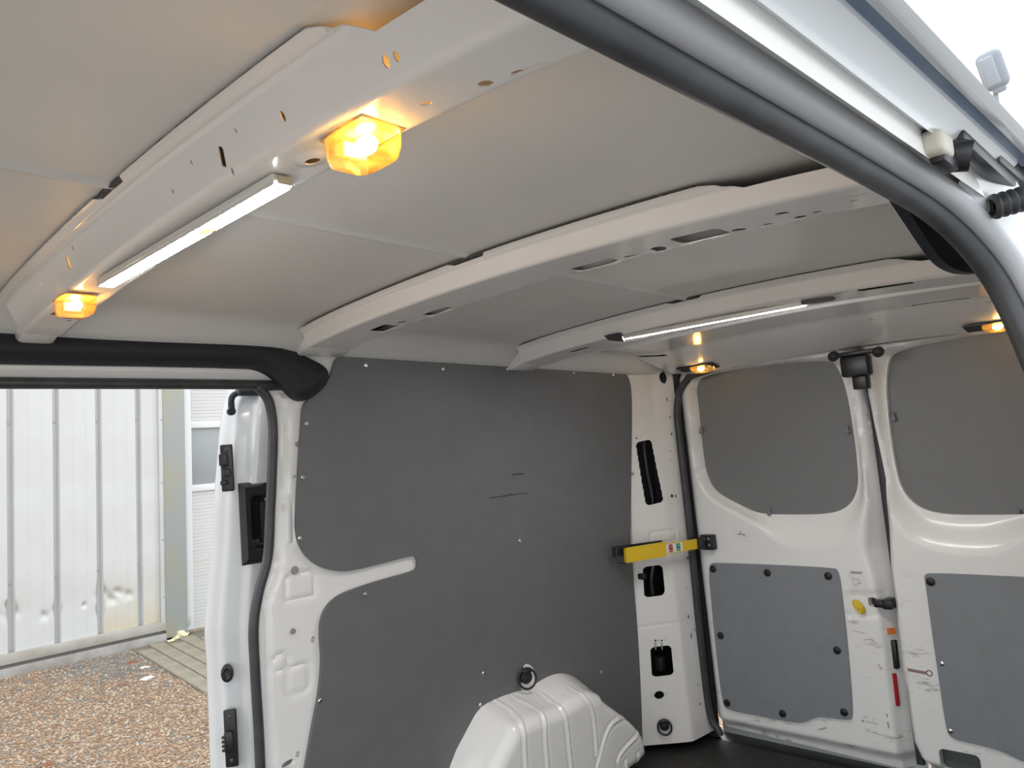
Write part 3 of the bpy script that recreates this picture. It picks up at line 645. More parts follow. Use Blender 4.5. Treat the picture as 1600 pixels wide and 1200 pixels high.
# mounting lug and lashing rings
def lash(c, n, label, r=.022, up=(0, 0, 1), tilt=0):
    c = np.asarray(c); a, b, n = frame(n, up); t = thing('lashing_ring', label, 'lashing ring', c - n * .004, 'black lashing rings')
    obj('base_plate', lathe(c, n, [(r * .75, -.003), (r * .75, .004), (r * .55, .009), (.0005, .010)], 16), PLA, t)
    ang = np.linspace(0, 2 * math.pi, 25)[:-1]; pts = [c + n * (.012 + .003 * math.cos(k)) + a * r * math.cos(k) + b * (r * 1.12 * math.sin(k) - r * .1) for k in ang]; pts.append(pts[0])
    obj('ring', tube(pts, .0036, 8, n), PLA, t)
    obj('hinge', rbox(c + n * .012 + b * r * .75, (.03, .012, .012), .003, (a, b, n)), PLA, t)
    return t
lu = fuv([(823, 1058)], .03)[0]; lc = np.array([lu[0], farY(lu[1]) - .026, lu[1]])
lug = obj('ring_lug', lathe((lc[0] + .008, lc[1] + .016, lc[2] - .004), (-.45, -.88, .05), [(.040, -.010), (.038, .002), (.034, .006), (.0005, .006)], 20), PAINT, wa)
lash(lc, (-.45, -.88, .05), 'black lashing ring on the wheel arch beside the grey board', .027)
lash(pil_at((1038, 1133), .004), (-.8, -.6, 0), 'black lashing ring at the foot of the rear pillar', .024)

# ------------------------------------------------------------------ LED strips
def led(p0, p1, z, w, label, mt, splits, caps, th=.010):
    p0 = np.asarray(p0); p1 = np.asarray(p1); d = (p1 - p0) / np.linalg.norm(p1 - p0); n = np.array([0, 0, 1.]); s = np.cross(d, n); L = np.linalg.norm(p1 - p0)
    t = thing('led_strip_light', label, 'light', (p0 + p1) / 2 + n * .012, 'led strip lights')
    obj('profile', join(rbox((p0 + p1) / 2 + n * .007, (L + .006, w * 1.25, .008), .001, (d, s, n)), rbox((p0 + p1) / 2 + n * .0035 + s * w * .56, (L + .006, .0012, .009), 0, (d, s, n)), rbox((p0 + p1) / 2 + n * .004 - s * w * .56, (L + .006, .0012, .007), 0, (d, s, n))), ALU, t)
    for a, b in zip(splits[:-1], splits[1:]):
        q0, q1 = p0 + d * (a * L + (.006 if a > 0 else 0)), p0 + d * (b * L - (.006 if b < 1 else 0))
        obj('diffuser', sweep([q0, q1], [(w / 2 * math.cos(k), .0015 - .0035 * math.sin(k) * (th / .010)) for k in np.linspace(0, math.pi, 9)], s), mt, t)
    return t, d, s, n, L
zA = 1.431
def onA(px, py, dz=.006):
    # underside of the front bow
    p = PZ(px, py, 1.42)
    for _ in range(6): p = PZ(px, py, zA + zc(p[1]) - dz - .004 * float(sst(.5, .72, abs(p[1]))))
    return p
A0, A1 = onA(166, 447, .012), onA(440, 291, .012)
X0 = (A0[0] + A1[0]) / 2
t1, d, s, n, L = led(A0, A1, 0, .019, 'long bright LED strip under the front roof bow between two amber lamps', LEDM, [0, .655, 1], 0)
obj('joint', rbox(A0 + d * .655 * L + n * .001, (.024, .012, .010), .002, (d, s, n)), LEDY, t1)
for f in (0, 1): obj('end_cap', rbox(A0 + (A1 - A0) * f + d * (.006 if f else -.006) + n * .004, (.008, .017, .008), .002, (d, s, n)), mat('led_end_cap', (.42, .42, .3), .4), t1)
def onC(px, py, z0=1.406, dz=.006):
    p = PZ(px, py, 1.40)
    for _ in range(6): p = PZ(px, py, z0 + zc(p[1]) - dz)
    return p
B0, B1 = onC(978, 529), onC(1258, 477)
t2, d, s, n, L = led(B0, B1, 0, .010, 'thin LED bar under the rear roof bow with dark end caps', LED2M, [0, 1], 0, .006)
e0 = B0 - d * .006
V = np.array([e0 + n * .016 + s * .02, e0 + n * .016 - s * .02, e0 - n * .008, e0 + n * .016 + s * .02 - d * .05, e0 + n * .016 - s * .02 - d * .05, e0 + n * .004 - d * .05])
obj('end_cap', (V, [[0, 1, 2], [3, 5, 4], [0, 2, 5, 3], [1, 4, 5, 2], [0, 3, 4, 1]]), mat('dark_cap', (.06, .06, .06), .35), t2, smooth=False)
obj('end_cap', rbox(B1 + d * .03 + n * .008, (.07, .028, .016), .004, (d, s, n)), mat('dark_cap2', (.07, .07, .07), .4), t2)
obj('cable_clip', rbox(B0 + d * .13 + n * .008 - s * .012, (.014, .02, .008), .002, (d, s, n)), PLA, t2)

# ------------------------------------------------------------------ amber lamps
def lampthing(c, d, n, label, L=.068, Wd=.046, H=.026, base=False, power=1.0):
    """c: centre on the metal, d: long direction, n: outward normal"""
    c = np.asarray(c, float); n = np.asarray(n, float) / np.linalg.norm(n); d = np.asarray(d, float); d = d - n * (d @ n); d /= np.linalg.norm(d); s = np.cross(n, d)
    t = thing('amber_lamp', label, 'lamp', c, 'lit amber interior lamps')
    # lens: rounded tub with fluted sides
    V = []; Fc = []; M = 48; lev = [(1, 0), (1, .35), (.97, .7), (.88, .93), (.70, 1.0), (.35, 1.02)]
    for sc, hgt in lev:
        for k in range(M):
            a = 2 * math.pi * k / M; p = 4.5; r = (abs(math.cos(a)) ** p + abs(math.sin(a)) ** p) ** (-1 / p); fl = 1 + (.012 if k % 2 else -.006) * (hgt < .9)
            V.append(c + d * (L / 2 * sc * r * math.cos(a) * fl) + s * (Wd / 2 * sc * r * math.sin(a) * fl) + n * H * hgt)
    for j in range(len(lev) - 1):
        for k in range(M): Fc.append([j * M + k, j * M + (k + 1) % M, (j + 1) * M + (k + 1) % M, (j + 1) * M + k])
    Fc.append([(len(lev) - 1) * M + k for k in range(M)])
    lens = obj('lens', (np.array(V), Fc), LENS, t, sharp=25)
    bz = obj('bulb', lathe(c + n * H * .45 - d * L * .08, d, [(.0005, -.013), (.005, -.011), (.0085, -.004), (.0085, .005), (.005, .011), (.0005, .0135)], 12, n), BULB, t)
    obj('bulb_holder', join(rbox(c + n * H * .4 + d * L * .22, (.006, Wd * .5, H * .5), .001, (d, s, n)), rbox(c + n * H * .25 + d * L * .36, (.012, Wd * .4, H * .35), .001, (d, s, n))), ALU, t)
    if base: obj('base_plate', rbox(c - d * L * .25 * base + n * .003, (L * 1.75, Wd * 1.12, .006), .003, (d, s, n)), PLA, t)
    else: obj('reflector_plate', rbox(c + n * .0015, (L * .98, Wd * .95, .003), .001, (d, s, n)), mat('lamp_reflector', (.8, .55, .25), .25, metal=.5), t)
    lt = bpy.data.lights.new('lamp_glow', 'POINT'); lt.color = (1, .55, .14); lt.energy = .045 * power; lt.shadow_soft_size = .006
    lo_ = bpy.data.objects.new('bulb_light', lt); COL.objects.link(lo_); lo_.parent = t; lo_.location = n * (H * .72) - d * L * .08
    return t
dn = (0, 0, -1)
c1 = onA(566, 208, 0); lampthing(c1 , (0, 1, .02), dn, 'lit amber lamp near the camera under the front roof bow', .070, .050, .030)
c2_ = onA(117, 465, 0); lampthing(c2_, (0, 1, -.08), dn, 'lit amber lamp at the far end of the front roof bow', .070, .050, .030)
hn = np.array([-.228, 0, -.974])
def onH(px, py):
    p0 = np.array([2.235, 0, 1.424]); p = PL(px, py, p0, hn)
    for _ in range(6): p = PL(px, py, p0 + [0, 0, zc(p[1])], hn)
    return p
lampthing(onH(1098, 572), (0, -1, 0), hn, 'lit amber lamp above the far rear door', .085, .05, .020, base=1)
lampthing(onH(1563, 505), (0, -1, 0), hn, 'lit amber lamp in the header by the near door edge', .085, .05, .020, base=.6)
# light leaking inside the front bow from the lamp socket
for y in (c1[1] , c2_[1]):
    lt = bpy.data.lights.new('socket_glow', 'POINT'); lt.color = (1, .5, .12); lt.energy = .025; lt.shadow_soft_size = .005
    lo_ = bpy.data.objects.new('socket_light', lt); COL.objects.link(lo_); lo_.location = (.405, y, 1.455)

# ------------------------------------------------------------------ near door frame: seal, rails, fittings
sx = [(-.40, -.703, 1.334), (.2, -.703, 1.334), (.55, -.703, 1.335), (.72, -.704, 1.333), (.82, -.711, 1.322), (.885, -.724, 1.292), (.915, -.738, 1.25), (.922, -.755, 1.18), (.915, -.775, 1.08), (.905, -.795, .9), (.88, -.815, .6), (.86, -.84, .0)]
pth = crom(sx, 8); ctr = np.array([.2, -.5, .7])
ref = np.stack([ctr - p for p in pth]); ref[:, 1] *= .0; ref += np.array([0, .55, 0]); ref = np.tile(np.array([0, 1., 0]), (len(pth), 1))
# cross section: a = towards the opening, b = out of the van
lobe = []
for k in np.linspace(-2.3, 2.3, 16): lobe.append((.010 + .0105 * math.cos(k) - .004, .0125 * math.sin(k)))
for k in np.linspace(2.3 - 3.14 - .6, -2.3 + 3.14 + .6, 2)[::-1]: pass
def near_seal(off, r1, r2, m, name, par):
    V = sweep(pth - np.array([0, 0, .003]), [(off[0] + r1 * math.cos(k), off[1] + r2 * math.sin(k)) for k in np.linspace(0, 2 * math.pi, 18, endpoint=False)], ref)
    return obj(name, V, m, par, sharp=70)
t = thing('door_seal', 'thick black rubber seal along the near door frame, crossing the top', 'door seal', pth[0])
near_seal((.0, .0), .0125, .0125, RUB, 'inner_lobe', t)
near_seal((-.0185, .0075), .0115, .0105, mat('lobe_grey', (.40, .41, .43), .35), 'outer_lobe', t)  # outer lobe coloured a lighter grey than the inner one
near_seal((-.006, .011), .010, .010, RUB, 'core', t)
def rails(prof, x0, x1, m, name, par, n=30):
    xs_ = np.linspace(x0, x1, n); V = [(x, y, z) for x in xs_ for y, z in prof]; M = len(prof)
    return obj(name, (np.array(V), [[i * M + j, i * M + j + 1, (i + 1) * M + j + 1, (i + 1) * M + j] for i in range(n - 1) for j in range(M - 1)]), m, par, sharp=50)
tr = thing('trim_1', None, None, (.2, -.75, 1.34)); tag(tr, 'white roof side rail outside the near door seal', kind='structure')
def ln(px, py, dy): p = PL(px, py, (0, -.92 + dy, 0), (0, 1, 0)); return (p[1], p[2])
l1 = ln(1200, 87, .192); l2 = ln(1200, 12, .166); l3 = ln(1400, 84, .150); l3b = ln(1400, 52, .142); l4 = ln(1500, 94, .128)
sm_ = crom([(l1[0] + .006, l1[1] - .003), l1, (l1[0] - .008, l1[1] + .010), (l2[0] + .008, l2[1] + .008), l2], 5)
rails([tuple(p) for p in sm_], -.45, .905, RAILM, 'inner_channel', tr)
rails([l2, (l2[0] - .002, l2[1] + .004), ((l2[0] + l3[0]) / 2, (l2[1] + l3[1]) / 2 + .003), (l3[0] + .001, l3[1] - .0005), l3, (l3[0] - .0005, l3[1] + .004), (l3[0] + .004, l3[1] + .03)], -.45, .90, RAILD, 'gutter_lip', tr)
rails([(l3[0] + .0015, l3[1] + .004), (l3b[0] + .001, l3b[1] + .003), (l3b[0] - .002, l3b[1] + .002)], -.45, .93, mat('drip_rubber', (.10, .14, .21), .35), 'drip_strip', tr)
rails([(l3b[0] + .001, l3b[1] + .009), (l3b[0] - .001, l3b[1] + .001), ((l3b[0] + l4[0]) / 2, (l3b[1] + l4[1]) / 2 - .002), l4, (l4[0] + .002, l4[1] + .003), (l4[0] + .02, l4[1] + .03), (l4[0] + .05, l4[1] + .075), (-.70, 1.475)], -.45, 2.6, RAILD, 'roof_edge', tr)
# jamb behind the seal corner
jr = sweep(pth[31:], [(-.026, .008), (-.030, .018), (-.034, .03), (-.040, .045), (-.043, .062)], ref[31:], closed=False)
obj('jamb', jr, BODY, tr)
# fittings at the rear corner of the near opening
def onN(px, py, y): return PY(px, py, y)
bf = onN(1464, 228, -.752)
o = obj('rubber_buffer', rbox(bf, (.034, .018, .020), .005, None, 3), mat('cream_rubber', (.46, .44, .37), .5)); tag(o, 'cream coloured rubber buffer in the near roof rail', 'buffer')
t = thing('roller_bracket', 'black roller bracket at the end of the near roof rail', 'bracket', onN(1500, 262, -.755))
obj('arm', rbox(onN(1540, 258, -.757), (.20, .016, .014), .004, ((1, 0, -.03), (0, 1, 0), (.03, 0, 1))), PLA, t)
obj('roller', lathe(onN(1497, 243, -.757), (.3, -1, -.3), [(.0005, -.012), (.013, -.012), (.014, 0), (.013, .010), (.0005, .010)], 16), PLA, t)
obj('pivot', rbox(onN(1475, 247, -.752), (.045, .014, .018), .005), PLA, t)
obj('plate', rbox(onN(1580, 262, -.762), (.14, .010, .022), .004), PLA, t)
bc = onN(1572, 318, -.762); bx_ = np.array([.62, -.76, .18]); bx_ /= np.linalg.norm(bx_)
prof = []
for k in range(4): prof += [(.011, k * .011 - .02), (.017, k * .011 - .0165), (.0175, k * .011 - .0135), (.011, k * .011 - .0105)]
prof += [(.010, .026), (.010, .042), (.0005, .042)]
o = obj('cable_bellows', lathe(bc, bx_, [(r_ * .72, h_ * .72) for r_, h_ in prof], 20), RUB, sharp=60); tag(o, 'black corrugated rubber bellows at the right edge near the seal', 'bellows')

# ------------------------------------------------------------------ far sliding door, slid open outside the wall
pf = [(.86, 1.035), (.845, 1.02), (.852, 1.0), (.864, .985), (.868, .972), (.892, .958), (.902, .953), (.912, .935), (.925, .932), (1.0, .930), (1.95, .93), (1.97, 1.03)]
pf = np.array(pf); PF = [pf[0]]
for a, b, c in zip(pf[:-2], pf[1:-1], pf[2:]):
    la, lc_ = np.linalg.norm(a - b), np.linalg.norm(c - b); p = b + (a - b) * min(.4, .006 / la); q = b + (c - b) * min(.4, .006 / lc_)
    for t_ in (0, .33, .67, 1): PF.append((1 - t_) ** 2 * p + 2 * t_ * (1 - t_) * b + t_ * t_ * q)
PF.append(pf[-1]); PF = np.array(PF); sd_ = np.r_[0, np.cumsum(np.linalg.norm(np.diff(PF, axis=0), axis=1))]; LD = sd_[-1]
edgepx = [(350, 606), (346, 625), (340, 640), (335, 680), (329, 760), (326, 850), (321, 930), (318, 990), (322, 1030), (325, 1100), (328, 1190)]
eX = np.array([PY(x, y, 1.015 - .05 * max(0, (900 - y) / 600)) for x, y in edgepx]); ez_, ex_ = eX[::-1, 2], eX[::-1, 0]
def slmap(U, V, H):
    X = np.interp(U, sd_, PF[:, 0]); Y = np.interp(U, sd_, PF[:, 1]); dx = np.interp(V, ez_, ex_) - .845
    return np.stack([X + dx * np.exp(-(X - .845) / .25), Y - .05 * sst(.6, 1.35, V) - H, V], -1)
HB = np.array(uvp(slmap, (0, .4), (-.1, 1.36), [(381, 757), (425, 752), (425, 878), (380, 876)]))
door_3 = obj('door_3', field((0, LD), (-.15, 1.36), (.006, .02), slmap, [lambda U, V: -sdp(U, V, HB), lambda U, V: np.minimum(V + .16, 1.37 - V - np.where(U < .02, (.02 - U) * 2, 0))]), BODY, sharp=50)
tag(door_3, 'open white sliding door standing outside the far door opening', kind='structure')
def onS(px, py, Y): return PY(px, py, Y)
def slot_plate(px, py, hgt, lab):
    c = onS(px, py, .955 - .05 * float(sst(.6, 1.35, onS(px, py, .95)[2]))); n_ = np.array([-.55, -.83, 0]); n_ /= np.linalg.norm(n_); a, b, n_ = frame(n_)
    o = obj(lab, rbox(c, (.030, hgt, .008), .0145 if False else .006, (a, b, n_), 3), PLA, door_3)
    for k in (-.42, .42): obj('screw', screwhead(c + b * hgt * k * .9 + n_ * .004, n_, .005, .002), mat('black_screw', (.05, .05, .05), .3), o)
    return o, c, a, b, n_
o, c, a, b, n_ = slot_plate(355, 731, .115, 'lock_striker')
obj('claw', join(rbox(c + b * .02 + n_ * .010 - a * .006, (.02, .03, .022), .004, (a, b, n_)), rbox(c - b * .012 + n_ * .009, (.018, .018, .018), .003, (a, b, n_)), rbox(c - b * .036 + n_ * .008 - a * .008, (.016, .012, .014), .003, (a, b, n_))), PLA, o)
o, c, a, b, n_ = slot_plate(361, 1153, .135, 'lower_lock')
obj('claw', join(rbox(c - b * .005 + n_ * .009 - a * .004, (.020, .05, .016), .004, (a, b, n_)), *[rbox(c + b * (.008 - k * .01) + n_ * .014 - a * .014, (.010, .005, .01), .001, (a, b, n_)) for k in range(4)]), PLA, o)
c = onS(355, 1052, .953); obj('door_buffer', lathe(c, (-.55, -.83, 0), [(.020, -.002), (.019, .004), (.012, .006), (.008, .003), (.0005, .003)], 18, (0, 0, 1), .75, 1.1), PLA, door_3)
# hinge arm at the top
c = onS(358, 640, .925)
obj('hinge_arm', join(tube(crom([onS(362, 641, .915), onS(362, 622, .915), onS(372, 614, .91), onS(395, 610, .90)], 5), .008, 8), rbox(onS(388, 613, .90), (.06, .02, .018), .004), lathe(onS(361, 643, .91), (0, -1, 0), [(.010, -.004), (.010, .006), (.0005, .006)], 12)), PLA, door_3)
# handle bowl
hp = [onS(x, y, .902) for x, y in ((378, 752), (440, 745), (440, 885), (376, 882))]
hc = sum(hp) / 4; hW = abs(hp[1][0] - hp[0][0]); hH = abs(hp[0][2] - hp[3][2])
def bowl(U, V): 
    e = np.minimum(np.minimum(U + hW / 2, hW / 2 - U), np.minimum(V + hH / 2, hH / 2 - V)); ey = hH / 2 - np.abs(V); exx = U + hW / 2
    h = np.minimum(.012, e * 1.2); inner = sst(.0, .03, ey - .03) * sst(.0, .012, exx - .025); return h - .035 * inner
hb = obj('handle_bowl', field((-hW / 2, hW / 2), (-hH / 2, hH / 2), .004, lambda U, V, H: np.stack([hc[0] + U, hc[1] + .008 - H + .0 * V, hc[2] + V], -1), height=bowl), PLA, door_3, sharp=30)
obj('handle_grip', rbox((hc[0] + .006, hc[1] + .004, hc[2]), (.022, .02, hH * .52), .006), PLA, hb)

# ------------------------------------------------------------------ the yard
def gobj(name, VF, m, parent=None, **k): return obj(name, (G(VF[0]), VF[1]), m, parent, **k)
YW = 6.33 + C[1]      # line of the shed wall
def gravel_mat():
    m = bpy.data.materials.new('gravel_ground'); m.use_nodes = True; nt = m.node_tree; b = nt.nodes['Principled BSDF']; b.inputs['Roughness'].default_value = .85
    tc = nt.nodes.new('ShaderNodeTexCoord'); v = nt.nodes.new('ShaderNodeTexVoronoi'); v.inputs['Scale'].default_value = 55; nt.links.new(tc.outputs['Object'], v.inputs['Vector'])
    r = nt.nodes.new('ShaderNodeValToRGB'); e = r.color_ramp.elements
    e[0].color = (.24, .15, .095, 1); e[1].color = (.52, .39, .27, 1)
    for p, c in ((.3, (.38, .25, .16, 1)), (.5, (.45, .31, .21, 1)), (.7, (.25, .24, .22, 1)), (.85, (.48, .33, .22, 1))):
        q = e.new(p); q.color = c
    s = nt.nodes.new('ShaderNodeSeparateColor'); nt.links.new(v.outputs['Color'], s.inputs[0]); nt.links.new(s.outputs[0], r.inputs[0]); nt.links.new(r.outputs[0], b.inputs['Base Color'])
    bp_ = nt.nodes.new('ShaderNodeBump'); bp_.inputs['Distance'].default_value = .01; nt.links.new(v.outputs['Distance'], bp_.inputs['Height']); nt.links.new(bp_.outputs[0], b.inputs['Normal'])
    return m
GR = gravel_mat()
gnd = gobj('ground', (np.array([(-40, -40, GZ), (40, -40, GZ), (40, 40, GZ), (-40, 40, GZ)], float), [[0, 1, 2, 3]]), GR, smooth=False)
tag(gnd, 'brown gravel yard beside the van', kind='structure')
drv = gobj('driveway', (np.array([(-40, -40, GZ + .006), (40, -40, GZ + .006), (40, -.3, GZ + .006), (-40, -.3, GZ + .006)], float), [[0, 1, 2, 3]]), mat('grey_concrete', (.44, .435, .43), .9, noise=(60, (.38, .38, .375), .4, .6)), smooth=False)
tag(drv, 'grey driveway under the near side of the van', kind='structure')
# loose stones, real geometry in four tones
def ground_at(px, py):
    p = PL(px, py, G(np.array([0, 0, GZ])), GN); q = p - C; c, s = math.cos(-TILT), math.sin(-TILT); return np.array([q[0] + C[0], q[1] * c - q[2] * s + C[1], q[1] * s + q[2] * c + C[2]])
pvc = [ground_at(*p) for p in ((205, 1016), (330, 1092), (325, 985))]
def stones(n, cols):
    base = np.array([(0, 0, .5), (.5, 0, 0), (.15, .48, .05), (-.42, .3, -.02), (-.4, -.32, .03), (.2, -.46, -.03)], float); tri = [[0, 1, 2], [0, 2, 3], [0, 3, 4], [0, 4, 5], [0, 5, 1]]
    e0, e1 = pvc[0][:2], pvc[1][:2]
    x = rng.uniform(-1.2, 3.6, n * 2); y = rng.uniform(1.0, YW - .06, n * 2)
    cr = (e1[0] - e0[0]) * (y - e0[1]) - (e1[1] - e0[1]) * (x - e0[0]); q = proj(G(np.stack([x, y, np.full(n * 2, GZ)], -1)))
    ok = ~((cr > 0) & (x > e0[0] - .05) & (y > e1[1] - .9)) & (q[:, 0] < 1100)
    A = np.stack([x, y], -1)[ok][:n]; kg = q[ok][:n]; n = len(A)
    grey = np.exp(-(((kg[:, 0] - 165) / 85) ** 2 + ((kg[:, 1] - 1040) / 24) ** 2)); pick = rng.random(n)
    cls = np.where(rng.random(n) < np.clip(grey * 1.1, 0, .88), 2, np.where(pick < .42, 0, np.where(pick < .66, 1, np.where(pick < .80, 2, 3))))
    for k, m in enumerate(cols):
        idx = np.where(cls == k)[0]; N = len(idx); sz = rng.uniform(.009, .023, N)[:, None]; a = rng.uniform(0, 6.3, N)[:, None]; b = base[None] * (1 + rng.normal(0, .12, (N, 6, 3)))
        V = np.stack([(b[..., 0] * np.cos(a) - b[..., 1] * np.sin(a)) * sz + A[idx, 0][:, None], (b[..., 0] * np.sin(a) + b[..., 1] * np.cos(a)) * sz + A[idx, 1][:, None], b[..., 2] * sz * .8 + GZ + .003], -1).reshape(-1, 3)
        Fc = (np.arange(N)[:, None, None] * 6 + np.array(tri)[None]).reshape(-1, 3).tolist()
        o = gobj('gravel', (V, Fc), m, gnd, smooth=False); o['kind'] = 'stuff'
stones(75000, [mat('stone_tan', (.37, .26, .165), .8, noise=(9, (.30, .20, .12), .4, .6)), mat('stone_rust', (.26, .16, .10), .8), mat('stone_grey', (.15, .15, .145), .8, noise=(11, (.22, .215, .20), .4, .6)), mat('stone_pale', (.46, .385, .29), .8)])
# paving beside the shed corner
pave = gobj('paving', (np.array([(*pvc[0][:2], GZ + .004), (*pvc[1][:2], GZ + .004), (pvc[1][0] + 2.5, pvc[1][1] - .6, GZ + .004), (5.5, YW + .3, GZ + .004), (pvc[0][0], YW, GZ + .004)]), [[0, 1, 2, 3, 4]]), mat('joint_sand', (.17, .15, .11), .9), smooth=False)
tag(pave, 'strip of concrete block paving by the shed corner', kind='structure')
PM = mat('paver', (.29, .262, .20), .85, noise=(8, (.24, .215, .16), .4, .65), bump=(150, .4))
ed = pvc[1][:2] - pvc[0][:2]; ed /= np.linalg.norm(ed); en = np.array([-ed[1], ed[0]]);
if en[0] < 0: en = -en
pv0 = None; rl, rw = .215, .107
def paver_ok(c): return c[1] < YW - .04 and c[0] < 4.2
kerb0 = pvc[0][:2]; cnt = 0
for i in range(-8, 16):
    for j in range(0, 20):
        c = kerb0 + ed * (i * (rl + .013) + (j % 2) * rl * .5) + en * (.06 + j * (rw + .009))
        if c[1] > YW - .10 or c[1] < kerb0[1] - 1.5: continue
        q = proj(G(np.array([c[0], c[1], GZ])));
        if q[0] > 600: continue
        w = G(np.array([c[0], c[1], GZ - .006]))
        if pv0 is None:
            A3 = [G(np.array([*v_, 0.])) - G(np.zeros(3)) for v_ in (ed, en)]; pv0 = obj('paver', rbox(w, (rl, rw, .045), .004, (A3[0], A3[1], GN), 1), PM, pave, loc=w)
        else: copyto(pv0, w, pave)
# debris
def scrap(px, py, r, m, name, label, cat, squash=.5):
    g = ground_at(px, py); bm = bmesh.new(); bmesh.ops.create_icosphere(bm, subdivisions=2, radius=r)
    for v in bm.verts:
        f = 1 + random.uniform(-.35, .35); v.co *= f; v.co.z *= squash; v.co.x *= 1.4
    V = np.array([v.co for v in bm.verts]); Fc = [[v.index for v in f.verts] for f in bm.faces]; bm.free()
    o = gobj(name, (V + np.array([g[0], g[1], GZ + r * squash * .7]), Fc), m, smooth=False); tag(o, label, cat)
PAP = mat('white_paper', (.85, .85, .83), .7); LEAF = mat('leaf_red', (.26, .085, .045), .7); PALE = mat('pale_crumpled', (.75, .72, .45), .7)
scrap(230, 1061, .035, PAP, 'paper_scrap', 'larger white paper scrap lying on the gravel', 'paper', .25)
scrap(226, 1044, .022, PAP, 'paper_scrap', 'smaller white paper scrap on grey gravel near the paving', 'paper', .3)
scrap(210, 1036, .03, LEAF, 'dry_leaf', 'rust red leaf beside the paving edge', 'leaf', .25)
scrap(191, 1071, .024, LEAF, 'dry_leaf', 'rust red leaf in the middle of the gravel', 'leaf', .25)
scrap(75, 1196, .022, LEAF, 'dry_leaf', 'orange leaf at the bottom edge of the photo', 'leaf', .3)
scrap(283, 996, .045, PALE, 'crumpled_wrapper', 'pale yellow crumpled wrapper at the foot of the corner post', 'litter', .7)
scrap(267, 1003, .02, PALE, 'crumpled_wrapper', 'small yellow scrap beside the crumpled wrapper', 'litter', .6)

# ------------------------------------------------------------------ the shed
def wx(px, py=800):
    q = PL(px, py, G(np.array([0, YW, 0])), GY); return q[0]
ribx = [wx(11), wx(78), wx(147), wx(213)]; pitch = (ribx[3] - ribx[0]) / 3; XC = wx(254, 800); XC2 = wx(288, 800)
CL = mat('cladding_white', (.56, .57, .565), .35, noise=(2.5, (.52, .52, .51), .4, .7)); CL.node_tree.nodes['Principled BSDF'].inputs['Coat Weight'].default_value = .1
CLS = CL.copy(); CLS.name = 'cladding_stained'
def stain(m):
    nt = m.node_tree; b = nt.nodes['Principled BSDF']; tc = nt.nodes['Texture Coordinate']; sx_ = nt.nodes.new('ShaderNodeSeparateXYZ'); nt.links.new(tc.outputs['Object'], sx_.inputs[0])
    z = nt.nodes.new('ShaderNodeMapRange'); z.inputs[1].default_value = -1.55; z.inputs[2].default_value = -2.05; nt.links.new(sx_.outputs[2], z.inputs[0])
    n = nt.nodes.new('ShaderNodeTexNoise'); n.inputs['Scale'].default_value = 4; nt.links.new(tc.outputs['Object'], n.inputs['Vector'])
    mu = nt.nodes.new('ShaderNodeMath'); mu.operation = 'MULTIPLY'; nt.links.new(z.outputs[0], mu.inputs[0]); nt.links.new(n.outputs[0], mu.inputs[1])
    x = nt.nodes.new('ShaderNodeMix'); x.data_type = 'RGBA'; src = b.inputs['Base Color'].links[0].from_socket; nt.links.new(src, x.inputs[6]); x.inputs[7].default_value = (.50, .40, .20, 1)
    nt.links.new(mu.outputs[0], x.inputs[0]); nt.links.new(x.outputs[2], b.inputs['Base Color'])
stain(CLS)
CLRIB = mat('cladding_rib', (.60, .61, .62), .4)
TRIM = mat('base_flashing', (.40, .39, .36), .5, noise=(6, (.32, .29, .24), .4, .7)); DIRT = mat('plinth', (.36, .35, .33), .8, noise=(9, (.28, .26, .24), .4, .6))
Z0 = GZ + .14; ZT = GZ + 4.2
shed = thing('shed_wall', 'pale corrugated metal shed wall with dented lower cladding', 'building', G(np.array([1.2, YW, GZ])))
dents = [((17, 955), .05, .05), ((14, 945), .03, .02), ((68, 963), .025, .03), ((88, 952), .03, .03), ((131, 946), .014, .016), ((158, 925), .04, .05), ((182, 926), .05, .03), ((172, 938), .05, .03), ((155, 955), .03, .04), ((200, 930), .03, .03)]
dl_ = []
for p, a, b in dents:
    q = PL(*p, G(np.array([0, YW, 0])), GY) - C; c, s = math.cos(-TILT), math.sin(-TILT); dl_.append((q[0], q[1] * s + q[2] * c + C[2], a, b))
def cladmap(U, V, H): return G(np.stack([U, YW - H, V], -1))
def cladh(U, V):
    h = np.zeros(U.shape)
    for k, (a, b, c, d) in enumerate(dl_): 
        r = ((U - a) / c) ** 2 + ((V - b) / d) ** 2; h = h - .022 * np.exp(-r) * (1 + .5 * np.sin((U - a) * 60 + (V - b) * 40))
    return h
